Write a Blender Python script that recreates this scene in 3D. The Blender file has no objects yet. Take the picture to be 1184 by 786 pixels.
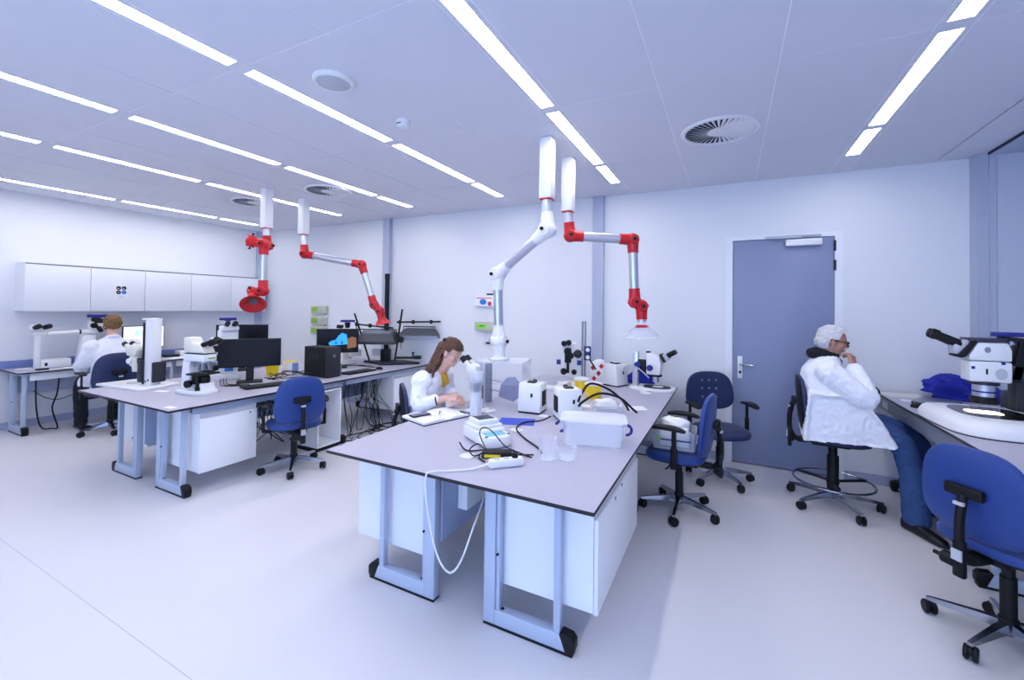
import bpy, bmesh, math, random
from mathutils import Matrix, Vector, noise
random.seed(7)
PI = math.pi
SC = bpy.context.scene
COL = SC.collection

# ------------------------------------------------------------------ materials
def lin(c):
    r = []
    for v in c:
        v /= 255.0
        r.append(v / 12.92 if v <= 0.04045 else ((v + 0.055) / 1.055) ** 2.4)
    return (r[0], r[1], r[2], 1.0)

def mat(name, rgb, rough=0.5, metal=0.0, spec=0.5, trans=0.0, ior=1.45, emit=None, es=0.0,
        bump=0.0, bscale=60.0, var=0.0, vscale=6.0, alpha=1.0, sheen=0.0, coat=0.0):
    m = bpy.data.materials.new(name); m.use_nodes = True
    nt = m.node_tree; b = nt.nodes['Principled BSDF']
    b.inputs['Base Color'].default_value = lin(rgb)
    b.inputs['Roughness'].default_value = rough
    b.inputs['Metallic'].default_value = metal
    b.inputs['Specular IOR Level'].default_value = spec
    b.inputs['Transmission Weight'].default_value = trans
    b.inputs['IOR'].default_value = ior
    b.inputs['Alpha'].default_value = alpha
    b.inputs['Sheen Weight'].default_value = sheen
    b.inputs['Coat Weight'].default_value = coat
    if emit:
        b.inputs['Emission Color'].default_value = lin(emit)
        b.inputs['Emission Strength'].default_value = es
    if bump or var:
        tc = nt.nodes.new('ShaderNodeTexCoord')
        if var:
            n = nt.nodes.new('ShaderNodeTexNoise'); n.inputs['Scale'].default_value = vscale
            n.inputs['Detail'].default_value = 4
            nt.links.new(tc.outputs['Object'], n.inputs['Vector'])
            mx = nt.nodes.new('ShaderNodeMix'); mx.data_type = 'RGBA'
            c = lin(rgb)
            mx.inputs['A'].default_value = (c[0]*(1-var), c[1]*(1-var), c[2]*(1-var), 1)
            mx.inputs['B'].default_value = (min(1, c[0]*(1+var)), min(1, c[1]*(1+var)), min(1, c[2]*(1+var)), 1)
            nt.links.new(n.outputs['Fac'], mx.inputs['Factor'])
            nt.links.new(mx.outputs['Result'], b.inputs['Base Color'])
        if bump:
            n2 = nt.nodes.new('ShaderNodeTexNoise'); n2.inputs['Scale'].default_value = bscale
            n2.inputs['Detail'].default_value = 3
            nt.links.new(tc.outputs['Object'], n2.inputs['Vector'])
            bp = nt.nodes.new('ShaderNodeBump'); bp.inputs['Strength'].default_value = bump
            bp.inputs['Distance'].default_value = 0.01
            nt.links.new(n2.outputs['Fac'], bp.inputs['Height'])
            nt.links.new(bp.outputs['Normal'], b.inputs['Normal'])
    return m

M_WALL = mat('wall_paint', (226, 229, 236), 0.7, bump=0.03, bscale=120, var=0.012, vscale=2)
M_FLOOR = mat('vinyl_floor', (216, 215, 222), 0.38, spec=0.35, var=0.02, vscale=3, bump=0.02, bscale=200)
M_CEIL = mat('ceiling_panel', (218, 220, 230), 0.55, var=0.01, vscale=4)
M_SEAM = mat('ceiling_seam', (244, 245, 250), 0.6)
M_POST = mat('post_grey', (176, 184, 206), 0.5)
M_SKIRT = mat('skirting_vinyl', (166, 174, 204), 0.5)
M_UPST = mat('bench_upstand', (112, 128, 182), 0.5)
M_BLIND = mat('blind_fabric', (190, 198, 216), 0.8, bump=0.05, bscale=300)
M_GAP = mat('shadow_gap', (40, 46, 66), 0.8)
M_DOOR = mat('door_laminate', (132, 142, 176), 0.45, var=0.02, vscale=3)
M_DFRAME = mat('door_frame_paint', (232, 235, 243), 0.45)
M_WHITE = mat('white_laminate', (236, 239, 245), 0.4)
M_WPLAS = mat('white_plastic', (232, 233, 236), 0.38)
M_CREAM = mat('cream_enamel', (226, 224, 214), 0.4)
M_TOP = mat('worktop_laminate', (178, 177, 195), 0.42, var=0.02, vscale=9)
M_EDGE = mat('black_core', (34, 30, 36), 0.5)
M_FRAME = mat('silver_powdercoat', (186, 198, 220), 0.42, metal=0.15)
M_RAIL = mat('rail_blue_grey', (172, 186, 216), 0.45)
M_BLACK = mat('black_plastic', (16, 17, 21), 0.5, spec=.35, bump=0.02, bscale=300)
M_DARK = mat('dark_plastic', (36, 39, 48), 0.5)
M_GREY = mat('grey_plastic', (120, 126, 140), 0.5)
M_LGREY = mat('light_grey_plastic', (186, 190, 200), 0.45)
M_CHROME = mat('chrome', (168, 172, 182), 0.2, metal=1.0)
M_ALU = mat('brushed_aluminium', (200, 204, 216), 0.34, metal=0.85)
M_STEEL = mat('dull_steel', (150, 156, 170), 0.4, metal=0.8)
M_RED = mat('red_enamel', (190, 26, 36), 0.32, var=0.03)
M_BLUEV = mat('royal_blue_upholstery', (30, 62, 134), 0.5, bump=0.03, bscale=250, sheen=0.1)
M_NAVY = mat('navy_upholstery', (27, 42, 84), 0.5, bump=0.03, bscale=250, sheen=0.1)
M_BCLOTH = mat('blue_fabric', (32, 46, 162), 0.8, bump=0.15, bscale=60)
M_BPLAS = mat('blue_plastic', (36, 38, 130), 0.45)
M_YEL = mat('yellow_plastic', (240, 208, 36), 0.42)
M_SCREEN = mat('dark_screen', (18, 20, 27), 0.25)
M_PAPER = mat('paper_white', (240, 240, 242), 0.75)
M_CARD = mat('card_offwhite', (226, 224, 222), 0.8)
M_CLEAR = mat('clear_acrylic', (240, 246, 255), 0.06, spec=.6, alpha=0.14)
M_FROST = mat('frosted_plastic', (236, 242, 252), 0.3, spec=.6, alpha=0.42)
M_GLASS = mat('beaker_glass', (240, 246, 255), 0.04, spec=1.0, alpha=0.2)
M_GREEN = mat('green_paper', (30, 110, 90), 0.7)
M_LABELG = mat('label_green', (132, 184, 72), 0.6)
M_LABELB = mat('label_blue', (50, 130, 220), 0.6)
M_LABELR = mat('label_red', (200, 50, 80), 0.6)
M_BEIGE = mat('beige_box', (190, 190, 172), 0.6)
M_LAMPBOX = mat('lamp_housing', (72, 77, 84), 0.5, metal=0.2)
M_DIFF = mat('diffuser_sheet', (205, 214, 232), 0.5)
M_SKIN = mat('skin', (222, 176, 158), 0.5, var=0.04, vscale=30)
M_SKIN2 = mat('skin_tan', (178, 130, 112), 0.5, var=0.05, vscale=30)
M_COAT = mat('lab_coat_cotton', (236, 238, 248), 0.85, bump=0.08, bscale=40, sheen=0.1)
M_JEANS = mat('denim', (48, 76, 128), 0.85, var=0.25, vscale=14, bump=0.1, bscale=90)
M_BTROU = mat('dark_trousers', (22, 24, 34), 0.85)
M_SHOE = mat('black_leather', (18, 19, 24), 0.4)
M_HOOD = mat('black_knit', (18, 19, 26), 0.9, bump=0.1, bscale=150)
M_HWHITE = mat('grey_white_hair', (206, 206, 210), 0.8, bump=0.5, bscale=70, var=0.15, vscale=50)
M_HBROWN = mat('brown_hair', (88, 56, 42), 0.55, bump=0.4, bscale=60, var=0.3, vscale=40)
M_HBLOND = mat('dark_blond_hair', (122, 94, 58), 0.7, bump=0.5, bscale=80, var=0.35, vscale=60)
M_MUST = mat('mustard_shirt', (190, 146, 40), 0.8)
M_LENS = mat('amber_glasses', (190, 80, 30), 0.2)
M_LAMP = mat('lamp_diffuser', (250, 252, 255), 0.5, emit=(255, 250, 248), es=19.0)

def glassy(name, rgb, a0, a1, rough=.05, power=1.6):
    # see-through sheet: clear face on, brighter towards grazing angles as real clear plastic is
    m = mat(name, rgb, rough, spec=.6); nt = m.node_tree; b = nt.nodes['Principled BSDF']; out = nt.nodes['Material Output']
    tr = nt.nodes.new('ShaderNodeBsdfTransparent'); mx = nt.nodes.new('ShaderNodeMixShader'); lw = nt.nodes.new('ShaderNodeLayerWeight')
    pw = nt.nodes.new('ShaderNodeMath'); pw.operation = 'POWER'; pw.inputs[1].default_value = power
    mr = nt.nodes.new('ShaderNodeMapRange'); mr.inputs['To Min'].default_value = a0; mr.inputs['To Max'].default_value = a1
    lw.inputs['Blend'].default_value = .5
    nt.links.new(lw.outputs['Facing'], pw.inputs[0]); nt.links.new(pw.outputs[0], mr.inputs['Value']); nt.links.new(mr.outputs['Result'], mx.inputs['Fac'])
    nt.links.new(tr.outputs[0], mx.inputs[1]); nt.links.new(b.outputs[0], mx.inputs[2]); nt.links.new(mx.outputs[0], out.inputs['Surface'])
    return m
M_CLEAR = glassy('clear_acrylic', (236, 242, 255), .07, .55)
M_FROST = glassy('frosted_plastic', (238, 243, 253), .26, .62, .3)
M_GLASS = glassy('beaker_glass', (240, 246, 255), .05, .75, .04, 2.2)

# ------------------------------------------------------------------ mesh builder
def catmull(pts, n=6, closed=False):
    P = [Vector(p) for p in pts]
    if len(P) < 3: return P
    out = []; L = len(P); rng = L if closed else L - 1
    for i in range(rng):
        if closed: a, b, c, d = P[(i-1) % L], P[i], P[(i+1) % L], P[(i+2) % L]
        else: a, b, c, d = P[max(i-1, 0)], P[i], P[i+1], P[min(i+2, L-1)]
        for k in range(n):
            t = k / n
            out.append(0.5*((2*b) + (c-a)*t + (2*a-5*b+4*c-d)*t*t + (3*b-a-3*c+d)*t**3))
    if not closed: out.append(P[-1])
    return out

def superell(rx, ry, n=24, e=2.0):
    r = []
    for i in range(n):
        a = 2*PI*i/n; c, s = math.cos(a), math.sin(a)
        r.append((rx*math.copysign(abs(c)**(2/e), c), ry*math.copysign(abs(s)**(2/e), s)))
    return r

class MB:
    def __init__(s): s.v = []; s.f = []; s.fm = []; s.mi = 0; s.M = Matrix()
    def m(s, i): s.mi = i; return s
    def at(s, loc=(0, 0, 0), rot=(0, 0, 0)):
        from mathutils import Euler
        s.M = Matrix.Translation(loc) @ Euler(rot).to_matrix().to_4x4(); return s
    def raw(s, vs, fs):
        o = len(s.v); s.v += [tuple(s.M @ Vector(p)) for p in vs]
        for f in fs: s.f.append([i+o for i in f]); s.fm.append(s.mi)
        return s
    def bm(s, b):
        b.verts.index_update()
        s.raw([v.co[:] for v in b.verts], [[v.index for v in f.verts] for f in b.faces]); b.free(); return s
    def box(s, c, sz, bev=0.0, rot=None, seg=2):
        b = bmesh.new(); bmesh.ops.create_cube(b, size=1)
        for v in b.verts: v.co = Vector((v.co.x*sz[0], v.co.y*sz[1], v.co.z*sz[2]))
        if bev > 0: bmesh.ops.bevel(b, geom=b.edges[:], offset=min(bev, min(sz)*0.49), segments=seg, profile=0.5, affect='EDGES')
        if rot:
            from mathutils import Euler
            bmesh.ops.transform(b, matrix=Euler(rot).to_matrix().to_4x4(), verts=b.verts)
        bmesh.ops.translate(b, vec=c, verts=b.verts)
        return s.bm(b)
    def bx(s, x0, x1, y0, y1, z0, z1, bev=0.0):
        return s.box(((x0+x1)/2, (y0+y1)/2, (z0+z1)/2), (abs(x1-x0), abs(y1-y0), abs(z1-z0)), bev)
    def ring(s, rings, cap=True, closed=False):
        n = len(rings[0]); vs = [p for r in rings for p in r]; fs = []
        L = len(rings); rng = L if closed else L-1
        for i in range(rng):
            a, b = i*n, ((i+1) % L)*n
            for k in range(n): fs.append([a+k, a+(k+1) % n, b+(k+1) % n, b+k])
        if cap and not closed:
            fs.append(list(range(n-1, -1, -1))); fs.append([(L-1)*n+k for k in range(n)])
        return s.raw(vs, fs)
    def cyl(s, p0, p1, r0, r1=None, n=16, bev=0.0):
        r1 = r0 if r1 is None else r1
        p0, p1 = Vector(p0), Vector(p1); d = (p1-p0); L = d.length; d.normalize()
        q = d.to_track_quat('Z', 'Y'); x, y = q @ Vector((1, 0, 0)), q @ Vector((0, 1, 0))
        def R(p, r): return [p + x*(r*math.cos(2*PI*i/n)) + y*(r*math.sin(2*PI*i/n)) for i in range(n)]
        if bev: rs = [R(p0, r0-bev), R(p0+d*bev, r0), R(p1-d*bev, r1), R(p1, r1-bev)]
        else: rs = [R(p0, r0), R(p1, r1)]
        return s.ring(rs)
    def tube(s, pts, r, n=8, sm=6, closed=False):
        P = catmull(pts, sm, closed) if sm else [Vector(p) for p in pts]
        L = len(P); rings = []; up = None
        for i, p in enumerate(P):
            t = (P[(i+1) % L]-P[i-1]) if closed else (P[min(i+1, L-1)]-P[max(i-1, 0)])
            if t.length < 1e-9: t = Vector((0, 0, 1))
            t.normalize()
            if up is None:
                up = Vector((0, 0, 1)) if abs(t.z) < 0.9 else Vector((1, 0, 0))
            x = up.cross(t)
            if x.length < 1e-6: x = Vector((1, 0.1, 0)).cross(t)
            x.normalize(); y = t.cross(x); up = y
            rr = r[min(int(i*len(r)/L), len(r)-1)] if isinstance(r, (list, tuple)) else r
            rings.append([p + x*(rr*math.cos(2*PI*k/n)) + y*(rr*math.sin(2*PI*k/n)) for k in range(n)])
        return s.ring(rings, closed=closed)
    def lathe(s, prof, c=(0, 0, 0), n=24, cap=True, axis=(0, 0, 1)):
        q = Vector(axis).to_track_quat('Z', 'Y'); c = Vector(c)
        rings = [[c + q @ Vector((max(r, 1e-4)*math.cos(2*PI*k/n), max(r, 1e-4)*math.sin(2*PI*k/n), z)) for k in range(n)] for r, z in prof]
        return s.ring(rings, cap=cap)
    def ell(s, c, r, n=16, m=10, rot=None):
        b = bmesh.new(); bmesh.ops.create_uvsphere(b, u_segments=n, v_segments=m, radius=1)
        r = (r, r, r) if not isinstance(r, (tuple, list)) else r
        mt = Matrix.Diagonal((r[0], r[1], r[2], 1))
        if rot:
            from mathutils import Euler
            mt = Euler(rot).to_matrix().to_4x4() @ mt
        bmesh.ops.transform(b, matrix=Matrix.Translation(c) @ mt, verts=b.verts)
        return s.bm(b)
    def prism(s, poly, a, b, ax='z', bev=0.0):
        # poly in the two other axes; ax='z': (x,y), 'y': (x,z), 'x': (y,z)
        def P(u, v, w): return (u, v, w) if ax == 'z' else ((u, w, v) if ax == 'y' else (w, u, v))
        n = len(poly); vs = [P(u, v, a) for u, v in poly] + [P(u, v, b) for u, v in poly]
        fs = [list(range(n))[::-1], [n+i for i in range(n)]] + [[i, (i+1) % n, n+(i+1) % n, n+i] for i in range(n)]
        t = bmesh.new(); bv = [t.verts.new(p) for p in vs]
        for f in fs: t.faces.new([bv[i] for i in f])
        bmesh.ops.recalc_face_normals(t, faces=t.faces)
        if bev: bmesh.ops.bevel(t, geom=t.edges[:], offset=bev, segments=2, profile=0.5, affect='EDGES')
        return s.bm(t)
    def torus(s, c, R, r, axis=(0, 0, 1), n=32, m=8, a0=0, a1=2*PI):
        q = Vector(axis).to_track_quat('Z', 'Y'); c = Vector(c); full = abs(a1-a0-2*PI) < 1e-6
        N = n if full else n+1
        rings = []
        for i in range(N):
            a = a0+(a1-a0)*i/n; u = Vector((math.cos(a), math.sin(a), 0))
            rings.append([c + q @ (u*(R+r*math.cos(2*PI*k/m)) + Vector((0, 0, r*math.sin(2*PI*k/m)))) for k in range(m)])
        return s.ring(rings, closed=full)
    def build(s, name, mats, parent=None, sharp=38, loc=None):
        me = bpy.data.meshes.new(name)
        me.from_pydata(s.v, [], s.f)
        if not isinstance(mats, (list, tuple)): mats = [mats]
        for x in mats: me.materials.append(x)
        if len(mats) > 1: me.polygons.foreach_set('material_index', s.fm)
        b = bmesh.new(); b.from_mesh(me); bmesh.ops.recalc_face_normals(b, faces=b.faces); b.to_mesh(me); b.free()
        me.polygons.foreach_set('use_smooth', [True]*len(me.polygons))
        me.set_sharp_from_angle(angle=math.radians(sharp))
        me.update()
        o = bpy.data.objects.new(name, me); COL.objects.link(o)
        if parent: o.parent = parent
        if loc: o.location = loc
        return o

def tag(o, label=None, cat=None, group=None, kind=None):
    if label: o['label'] = label
    if cat: o['category'] = cat
    if group: o['group'] = group
    if kind: o['kind'] = kind
    return o
def thing(name, label, cat, loc=(0, 0, 0), rz=0.0, group=None):
    o = bpy.data.objects.new(name, None); COL.objects.link(o)
    o.empty_display_size = 0.1; o.location = loc; o.rotation_euler = (0, 0, rz)
    return tag(o, label, cat, group)
def struct(o, label=None, cat=None):
    return tag(o, label, cat, kind='structure')
def dup(root, loc, rz, label, group=None):
    r = root.copy(); COL.objects.link(r); r.location = loc; r.rotation_euler = (0, 0, rz)
    r['label'] = label
    if group: r['group'] = group
    for ch in list(root.children):
        c = ch.copy(); COL.objects.link(c); c.parent = r
        for g in list(ch.children):
            d = g.copy(); COL.objects.link(d); d.parent = c
    return r

# ------------------------------------------------------------------ camera
cam = bpy.data.cameras.new('camera'); camo = bpy.data.objects.new('camera', cam); COL.objects.link(camo)
def setcam():
    yaw, pitch, roll = -0.4694, 0.0172, 0.0141
    f = Vector((math.sin(yaw)*math.cos(pitch), math.cos(yaw)*math.cos(pitch), math.sin(pitch)))
    r = Vector((math.cos(yaw), -math.sin(yaw), 0)); u = r.cross(f)
    r2 = math.cos(roll)*r + math.sin(roll)*u; u2 = -math.sin(roll)*r + math.cos(roll)*u
    m = Matrix((r2, u2, -f)).transposed().to_4x4(); m.translation = (0, 0, 1.6)
    camo.matrix_world = m
    cam.sensor_width = 36; cam.sensor_fit = 'HORIZONTAL'; cam.lens = 494.9/1184*36
    cam.shift_x = 0; cam.shift_y = -(393-345.9)/1184
    cam.clip_start = 0.05; cam.clip_end = 60
setcam(); SC.camera = camo

# ------------------------------------------------------------------ room shell
XL, XR, YB, YF, ZC = -7.93, 1.93, 5.103, -2.6, 2.945
XD = 2.75   # depth of the niche on the right
struct(MB().bx(XL-.1, XD+.1, YF-.1, YB+.1, -.1, 0).m(1).bx(XL, -1.3, 1.037, 1.041, -.01, .0003).build('floor', [M_FLOOR, mat('floor_weld', (186, 184, 192), .5)]), 'pale lilac grey vinyl floor', 'floor')
struct(MB().bx(XL-.12, XL, YF-.1, YB+.1, 0, ZC+.1).build('wall_left', M_WALL), 'white wall behind the wall cabinets', 'wall')
w = MB(); w.bx(XL, 0.0, YB, YB+.12, 0, ZC+.1); w.bx(0.0, 0.945, YB, YB+.12, 2.35, ZC+.1); w.bx(0.945, XD, YB, YB+.12, 0, ZC+.1); w.bx(0.0, .945, YB+.065, YB+.12, 0, 2.35)  # last box: unseen backing added behind the door to stop light leaking in
struct(w.build('wall_back', M_WALL), 'white back wall with the grey door', 'wall')
w = MB(); w.bx(XD, XD+.12, YF-.1, YB+.1, 0, ZC+.1)
struct(w.build('wall_right', M_BLIND), 'grey blue wall inside the niche on the right', 'wall')
w = MB(); w.bx(XR+.04, XD, 4.95, YB, 0, 2.92)
struct(w.build('trim_1', M_BLIND), 'grey blue end wall of the niche', 'wall')
w = MB().bx(XR+.005, XD, YF, 4.95, 2.915, ZC+.1)
struct(w.build('trim_2', M_POST), 'soffit over the niche on the right', 'soffit')
struct(MB().bx(XR-.004, XR+.004, YF, 4.97, 2.925, 2.9449).build('trim_3', M_GAP), 'dark shadow gap along the ceiling edge', 'trim')
struct(MB().bx(1.861, 1.93, 4.972, YB, 0, ZC).bx(1.93, 1.972, 4.95, YB, 0, 2.93).build('trim_4', [M_POST, M_WALL]), 'grey corner post at the right end of the back wall', 'post')
# rear wall (behind the camera) with the window band that lets the daylight in
w = MB(); w.bx(XL, XD, YF-.12, YF, 0, .85); w.bx(XL, XD, YF-.12, YF, 2.75, ZC+.1)
w.bx(XL, -3.5, YF-.12, YF, .85, 2.75); w.bx(1.6, XD, YF-.12, YF, .85, 2.75)
struct(w.build('wall_front', M_WALL), 'wall with windows behind the viewer', 'wall')
w = MB()
for i in range(6):
    x = -3.5 + i*5.1/5
    w.bx(x-.03, x+.03, YF-.09, YF-.03, .85, 2.75)
w.bx(-3.5, 1.6, YF-.09, YF-.03, .85, .91); w.bx(-3.5, 1.6, YF-.09, YF-.03, 2.69, 2.75)
struct(w.build('window_1', M_FRAME), 'window frame behind the viewer', 'window')

# ceiling: metal panels with fine seams, real slots where the light strips sit
LROWS = [-7.28, -5.27, -3.90, -2.50, -1.095, .94]
LSEG = [(-.98, .175), (.26, 1.41), (1.50, 2.65), (2.735, 3.91), (3.985, 4.58)]
xs = [XL-.1]
for x in LROWS: xs += [x-.075, x+.075]
xs += [1.636, XR]
ys = [YF-.1, .215, 1.455, 2.692, 3.947, YB+.1]
cuts = {-1.1: [-.40, .235], }
g = .0035
c = MB()
bands = [(XL-.1, LROWS[0]-.075)] + [(LROWS[i]+.075, LROWS[i+1]-.075) for i in range(5)] + [(LROWS[5]+.075, 1.636), (1.636, XR)]
for a, b in bands:
    n = max(1, round((b-a)/.64)); st = (b-a)/n
    for i in range(n):
        for j in range(5):
            c.bx(a+i*st+g, a+(i+1)*st-g, ys[j]+g, ys[j+1]-g, ZC, ZC+.03)
for x in LROWS:
    e = [YF-.1] + [q for s_ in LSEG for q in s_] + [YB+.1]
    c.bx(x-.075+g, x-.052, YF-.1, YB+.1, ZC, ZC+.03); c.bx(x+.052, x+.075-g, YF-.1, YB+.1, ZC, ZC+.03)
    for k in range(0, len(e), 2): c.bx(x-.052, x+.052, e[k], e[k+1], ZC, ZC+.03)
c.m(1).bx(XL-.1, XD, YF-.1, YB+.1, ZC+.0305, ZC+.1)
for a, b in bands:
    n = max(1, round((b-a)/.64)); st = (b-a)/n
    for i in range(n+1): c.bx(a+i*st-g, a+i*st+g, YF-.1, YB+.1, ZC+.002, ZC+.03)
    for y in ys[1:5]: c.bx(a+g, b-g, y-g, y+g, ZC+.002, ZC+.03)
struct(c.build('ceiling', [M_CEIL, M_SEAM]), 'grey metal panel ceiling with fine seams', 'ceiling')

RN = {0: 'row nearest the cabinet wall', 1: 'second row from cabinet wall', 2: 'third row from cabinet wall', 3: 'row beside the ceiling speaker',
      4: 'row over the centre bench', 5: 'row nearest the right wall'}
SN = {1: 'piece nearest the viewer', 2: 'second piece from viewer', 3: 'long third piece', 4: 'short piece by back wall'}
protos = {}
for i, x in enumerate(LROWS):
    for k, (a, b) in enumerate(LSEG):
        if k == 0: continue
        lab = 'white ceiling light strip, %s, %s' % (RN[i], SN[k])
        L = b-a; key = round(L, 3)
        if key not in protos:
            t = thing('ceiling_light', lab, 'ceiling light', (x, a, ZC), 0, 'ceiling light strips')
            MB().bx(-.05, -.046, 0, L, -.001, .024).bx(.046, .05, 0, L, -.001, .024).bx(-.046, .046, 0, .004, -.001, .024).bx(-.046, .046, L-.004, L, -.001, .024).build('frame', M_DFRAME, t)
            MB().bx(-.0455, .0455, .0045, L-.0045, .003, .02).build('diffuser', M_LAMP, t)
            protos[key] = t
        else:
            dup(protos[key], (x, a, ZC), 0, lab)

# back wall posts, corner strip, skirtings
struct(MB().bx(-4.83, -4.70, YB-.07, YB, 0, ZC).build('trim_5', M_POST), 'grey wall post behind the left bench', 'post')
struct(MB().bx(-1.475, -1.345, YB-.06, YB, 0, ZC).build('trim_6', M_POST), 'grey wall post behind the centre bench', 'post')
struct(MB().bx(XL, XL+.03, 4.98, YB, 0, ZC).build('trim_7', M_POST), 'grey strip in the far left corner', 'post')
struct(MB().bx(XL, XL+.012, YF, 4.98, 0, .09).build('baseboard_left', M_SKIRT), 'lilac vinyl skirting of the left wall', 'baseboard')
k = MB()
for a, b in ((XL+.03, -4.83), (-4.70, -1.475), (-1.345, -.04), (.985, 1.861)): k.bx(a, b, YB-.012, YB, 0, .09)
struct(k.build('baseboard_back', M_SKIRT), 'lilac vinyl skirting of the back wall', 'baseboard')

# door
d = thing('door_1', 'tall blue grey door in a white frame', 'door', (0, YB, 0)); d['kind'] = 'structure'
MB().bx(.036, .908, .0, .045, .012, 2.325, .002).build('door_leaf', M_DOOR, d)
MB().bx(-.03, .033, -.008, .06, 0, 2.33).bx(.911, .975, -.008, .06, 0, 2.33).bx(-.03, .975, -.008, .06, 2.33, 2.375).build('door_frame', M_DFRAME, d)
h = MB().bx(.083, .128, -.008, -.0001, .885, 1.115, .006).build('handle_plate', M_WPLAS, d)
MB().cyl((.106, -.008, 1.03), (.106, -.055, 1.03), .011).tube([(.106, -.055, 1.03), (.14, -.058, 1.03), (.225, -.052, 1.03)], .010).build('handle_lever', M_CHROME, h)
MB().cyl((.106, -.012, .95), (.106, -.008, .95), .014).bx(.103, .109, -.0135, -.0118, .925, .95).build('lock_cylinder', M_DARK, h)
cl = MB().bx(.505, .805, -.06, -.0001, 2.245, 2.31, .008).build('door_closer', M_WPLAS, d)
MB().bx(.33, .80, -.03, -.0085, 2.338, 2.352).bx(.34, .66, -.05, -.036, 2.322, 2.334).cyl((.65, -.045, 2.31), (.65, -.045, 2.34), .012).build('closer_arm', M_STEEL, cl)
for z in (2.235, 2.045, .35): MB().cyl((.911, -.012, z-.05), (.911, -.012, z+.05), .011, n=10).build('hinge', M_DARK, d)

# ------------------------------------------------------------------ benches
def slab(x0, x1, y0, y1, z0, z1):
    m = MB(); m.m(1).bx(x0, x1, y0, y1, z0, z1-.0008, .001)
    m.m(0).bx(x0+.001, x1-.001, y0+.001, y1-.001, z1-.0012, z1)
    return m
def leg_frame(parent, xo, xi, y, zt, dy=.05):
    # closed loop of a wide inner post, a thin outer post and a floor beam on a black glide with an end cap
    s = 1 if xo > xi else -1; e = xo-s*.045
    lo = lambda a, b: (min(a, b), max(a, b))
    m = MB()
    m.bx(*lo(xi, xi+s*.064), y, y+dy, .012, zt, .003); m.bx(*lo(xi+s*.066, xi+s*.086), y+.008, y+dy-.004, .07, zt, .002)
    m.bx(*lo(e-s*.062, e-s*.028), y+.006, y+dy-.006, .08, zt, .003)
    m.bx(*lo(xi+s*.064, e), y, y+dy, .012, .086, .003)
    m.bx(*lo(xi, xo-s*.04), y+.004, y+dy-.004, zt-.04, zt)
    f = m.build('leg_frame', M_FRAME, parent)
    MB().bx(*lo(xi, xo-s*.01), y-.001, y+dy+.001, 0, .0115).build('floor_glide', M_BLACK, f)
    MB().prism([(e, .012), (xo-s*.008, .012), (xo, .03), (xo, .068), (xo-s*.018, .088), (e-s*.022, .094), (e-s*.03, .087)], y-.002, y+dy+.002, 'y', .002).build('end_cap', M_BLACK, f)
    MB().cyl((xi+s*.098, y+.025, .0862), (xi+s*.098, y+.025, .089), .009, n=12).build('frame_plug', M_BLACK, f)
    MB().cyl((xi+s*.076, y-.001, .36), (xi+s*.076, y+.008, .36), .006, n=8).build('frame_screw', M_BLACK, f)

def lab_bench(name, label, X0, X1, Y0, Y1, fl, fr, fy):
    t = thing(name, label, 'lab bench', ((X0+X1)/2, (Y0+Y1)/2, 0)); ox, oy = (X0+X1)/2, (Y0+Y1)/2
    slab(X0-ox, X1-ox, Y0-oy, Y1-oy, .732, .75).build('worktop', [M_TOP, M_EDGE], t)
    zt = .7315
    for y in fy:
        leg_frame(t, fr[0]-ox, fr[1]-ox, y-oy, zt); leg_frame(t, fl[0]-ox, fl[1]-ox, y-oy, zt)
    for xx in (fl[0]+.05-ox, fr[0]-.032-ox):
        MB().bx(xx, xx+.025, fy[0]+.052-oy, fy[1]-.002-oy, .668, .7315).bx(xx, xx+.025, fy[1]+.052-oy, fy[2]-.002-oy, .668, .7315).build('rail', M_RAIL, t)
    m = MB()
    for a, b in ((fy[0]+.06, fy[1]-.01), (fy[1]+.06, fy[2]-.01)):
        m.bx(fl[1]-.005-ox, fl[1]+.008-ox, a-oy, b-oy, .30, .7315)
    m.build('cable_panel', M_RAIL, t)
    return t
B2 = lab_bench('lab_bench', 'large grey topped centre bench with black edges and silver loop legs', -2.09, -.495, 1.755, 5.0,
               (-1.885, -1.413), (-.621, -1.102), (1.90, 3.40, 4.85))
b_ = MB().bx(-1.40+1.2925, -1.335+1.2925, 2.10-3.3775, 2.62-3.3775, .425, .7315, .004).build('socket_box', M_WHITE, B2)
B1 = lab_bench('lab_bench', 'long grey topped left bench carrying the black monitor and the black computer tower', -5.50, -3.875, 1.775, 5.0,
               (-5.20, -4.745), (-3.935, -4.405), (1.933, 3.52, 4.90))

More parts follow.
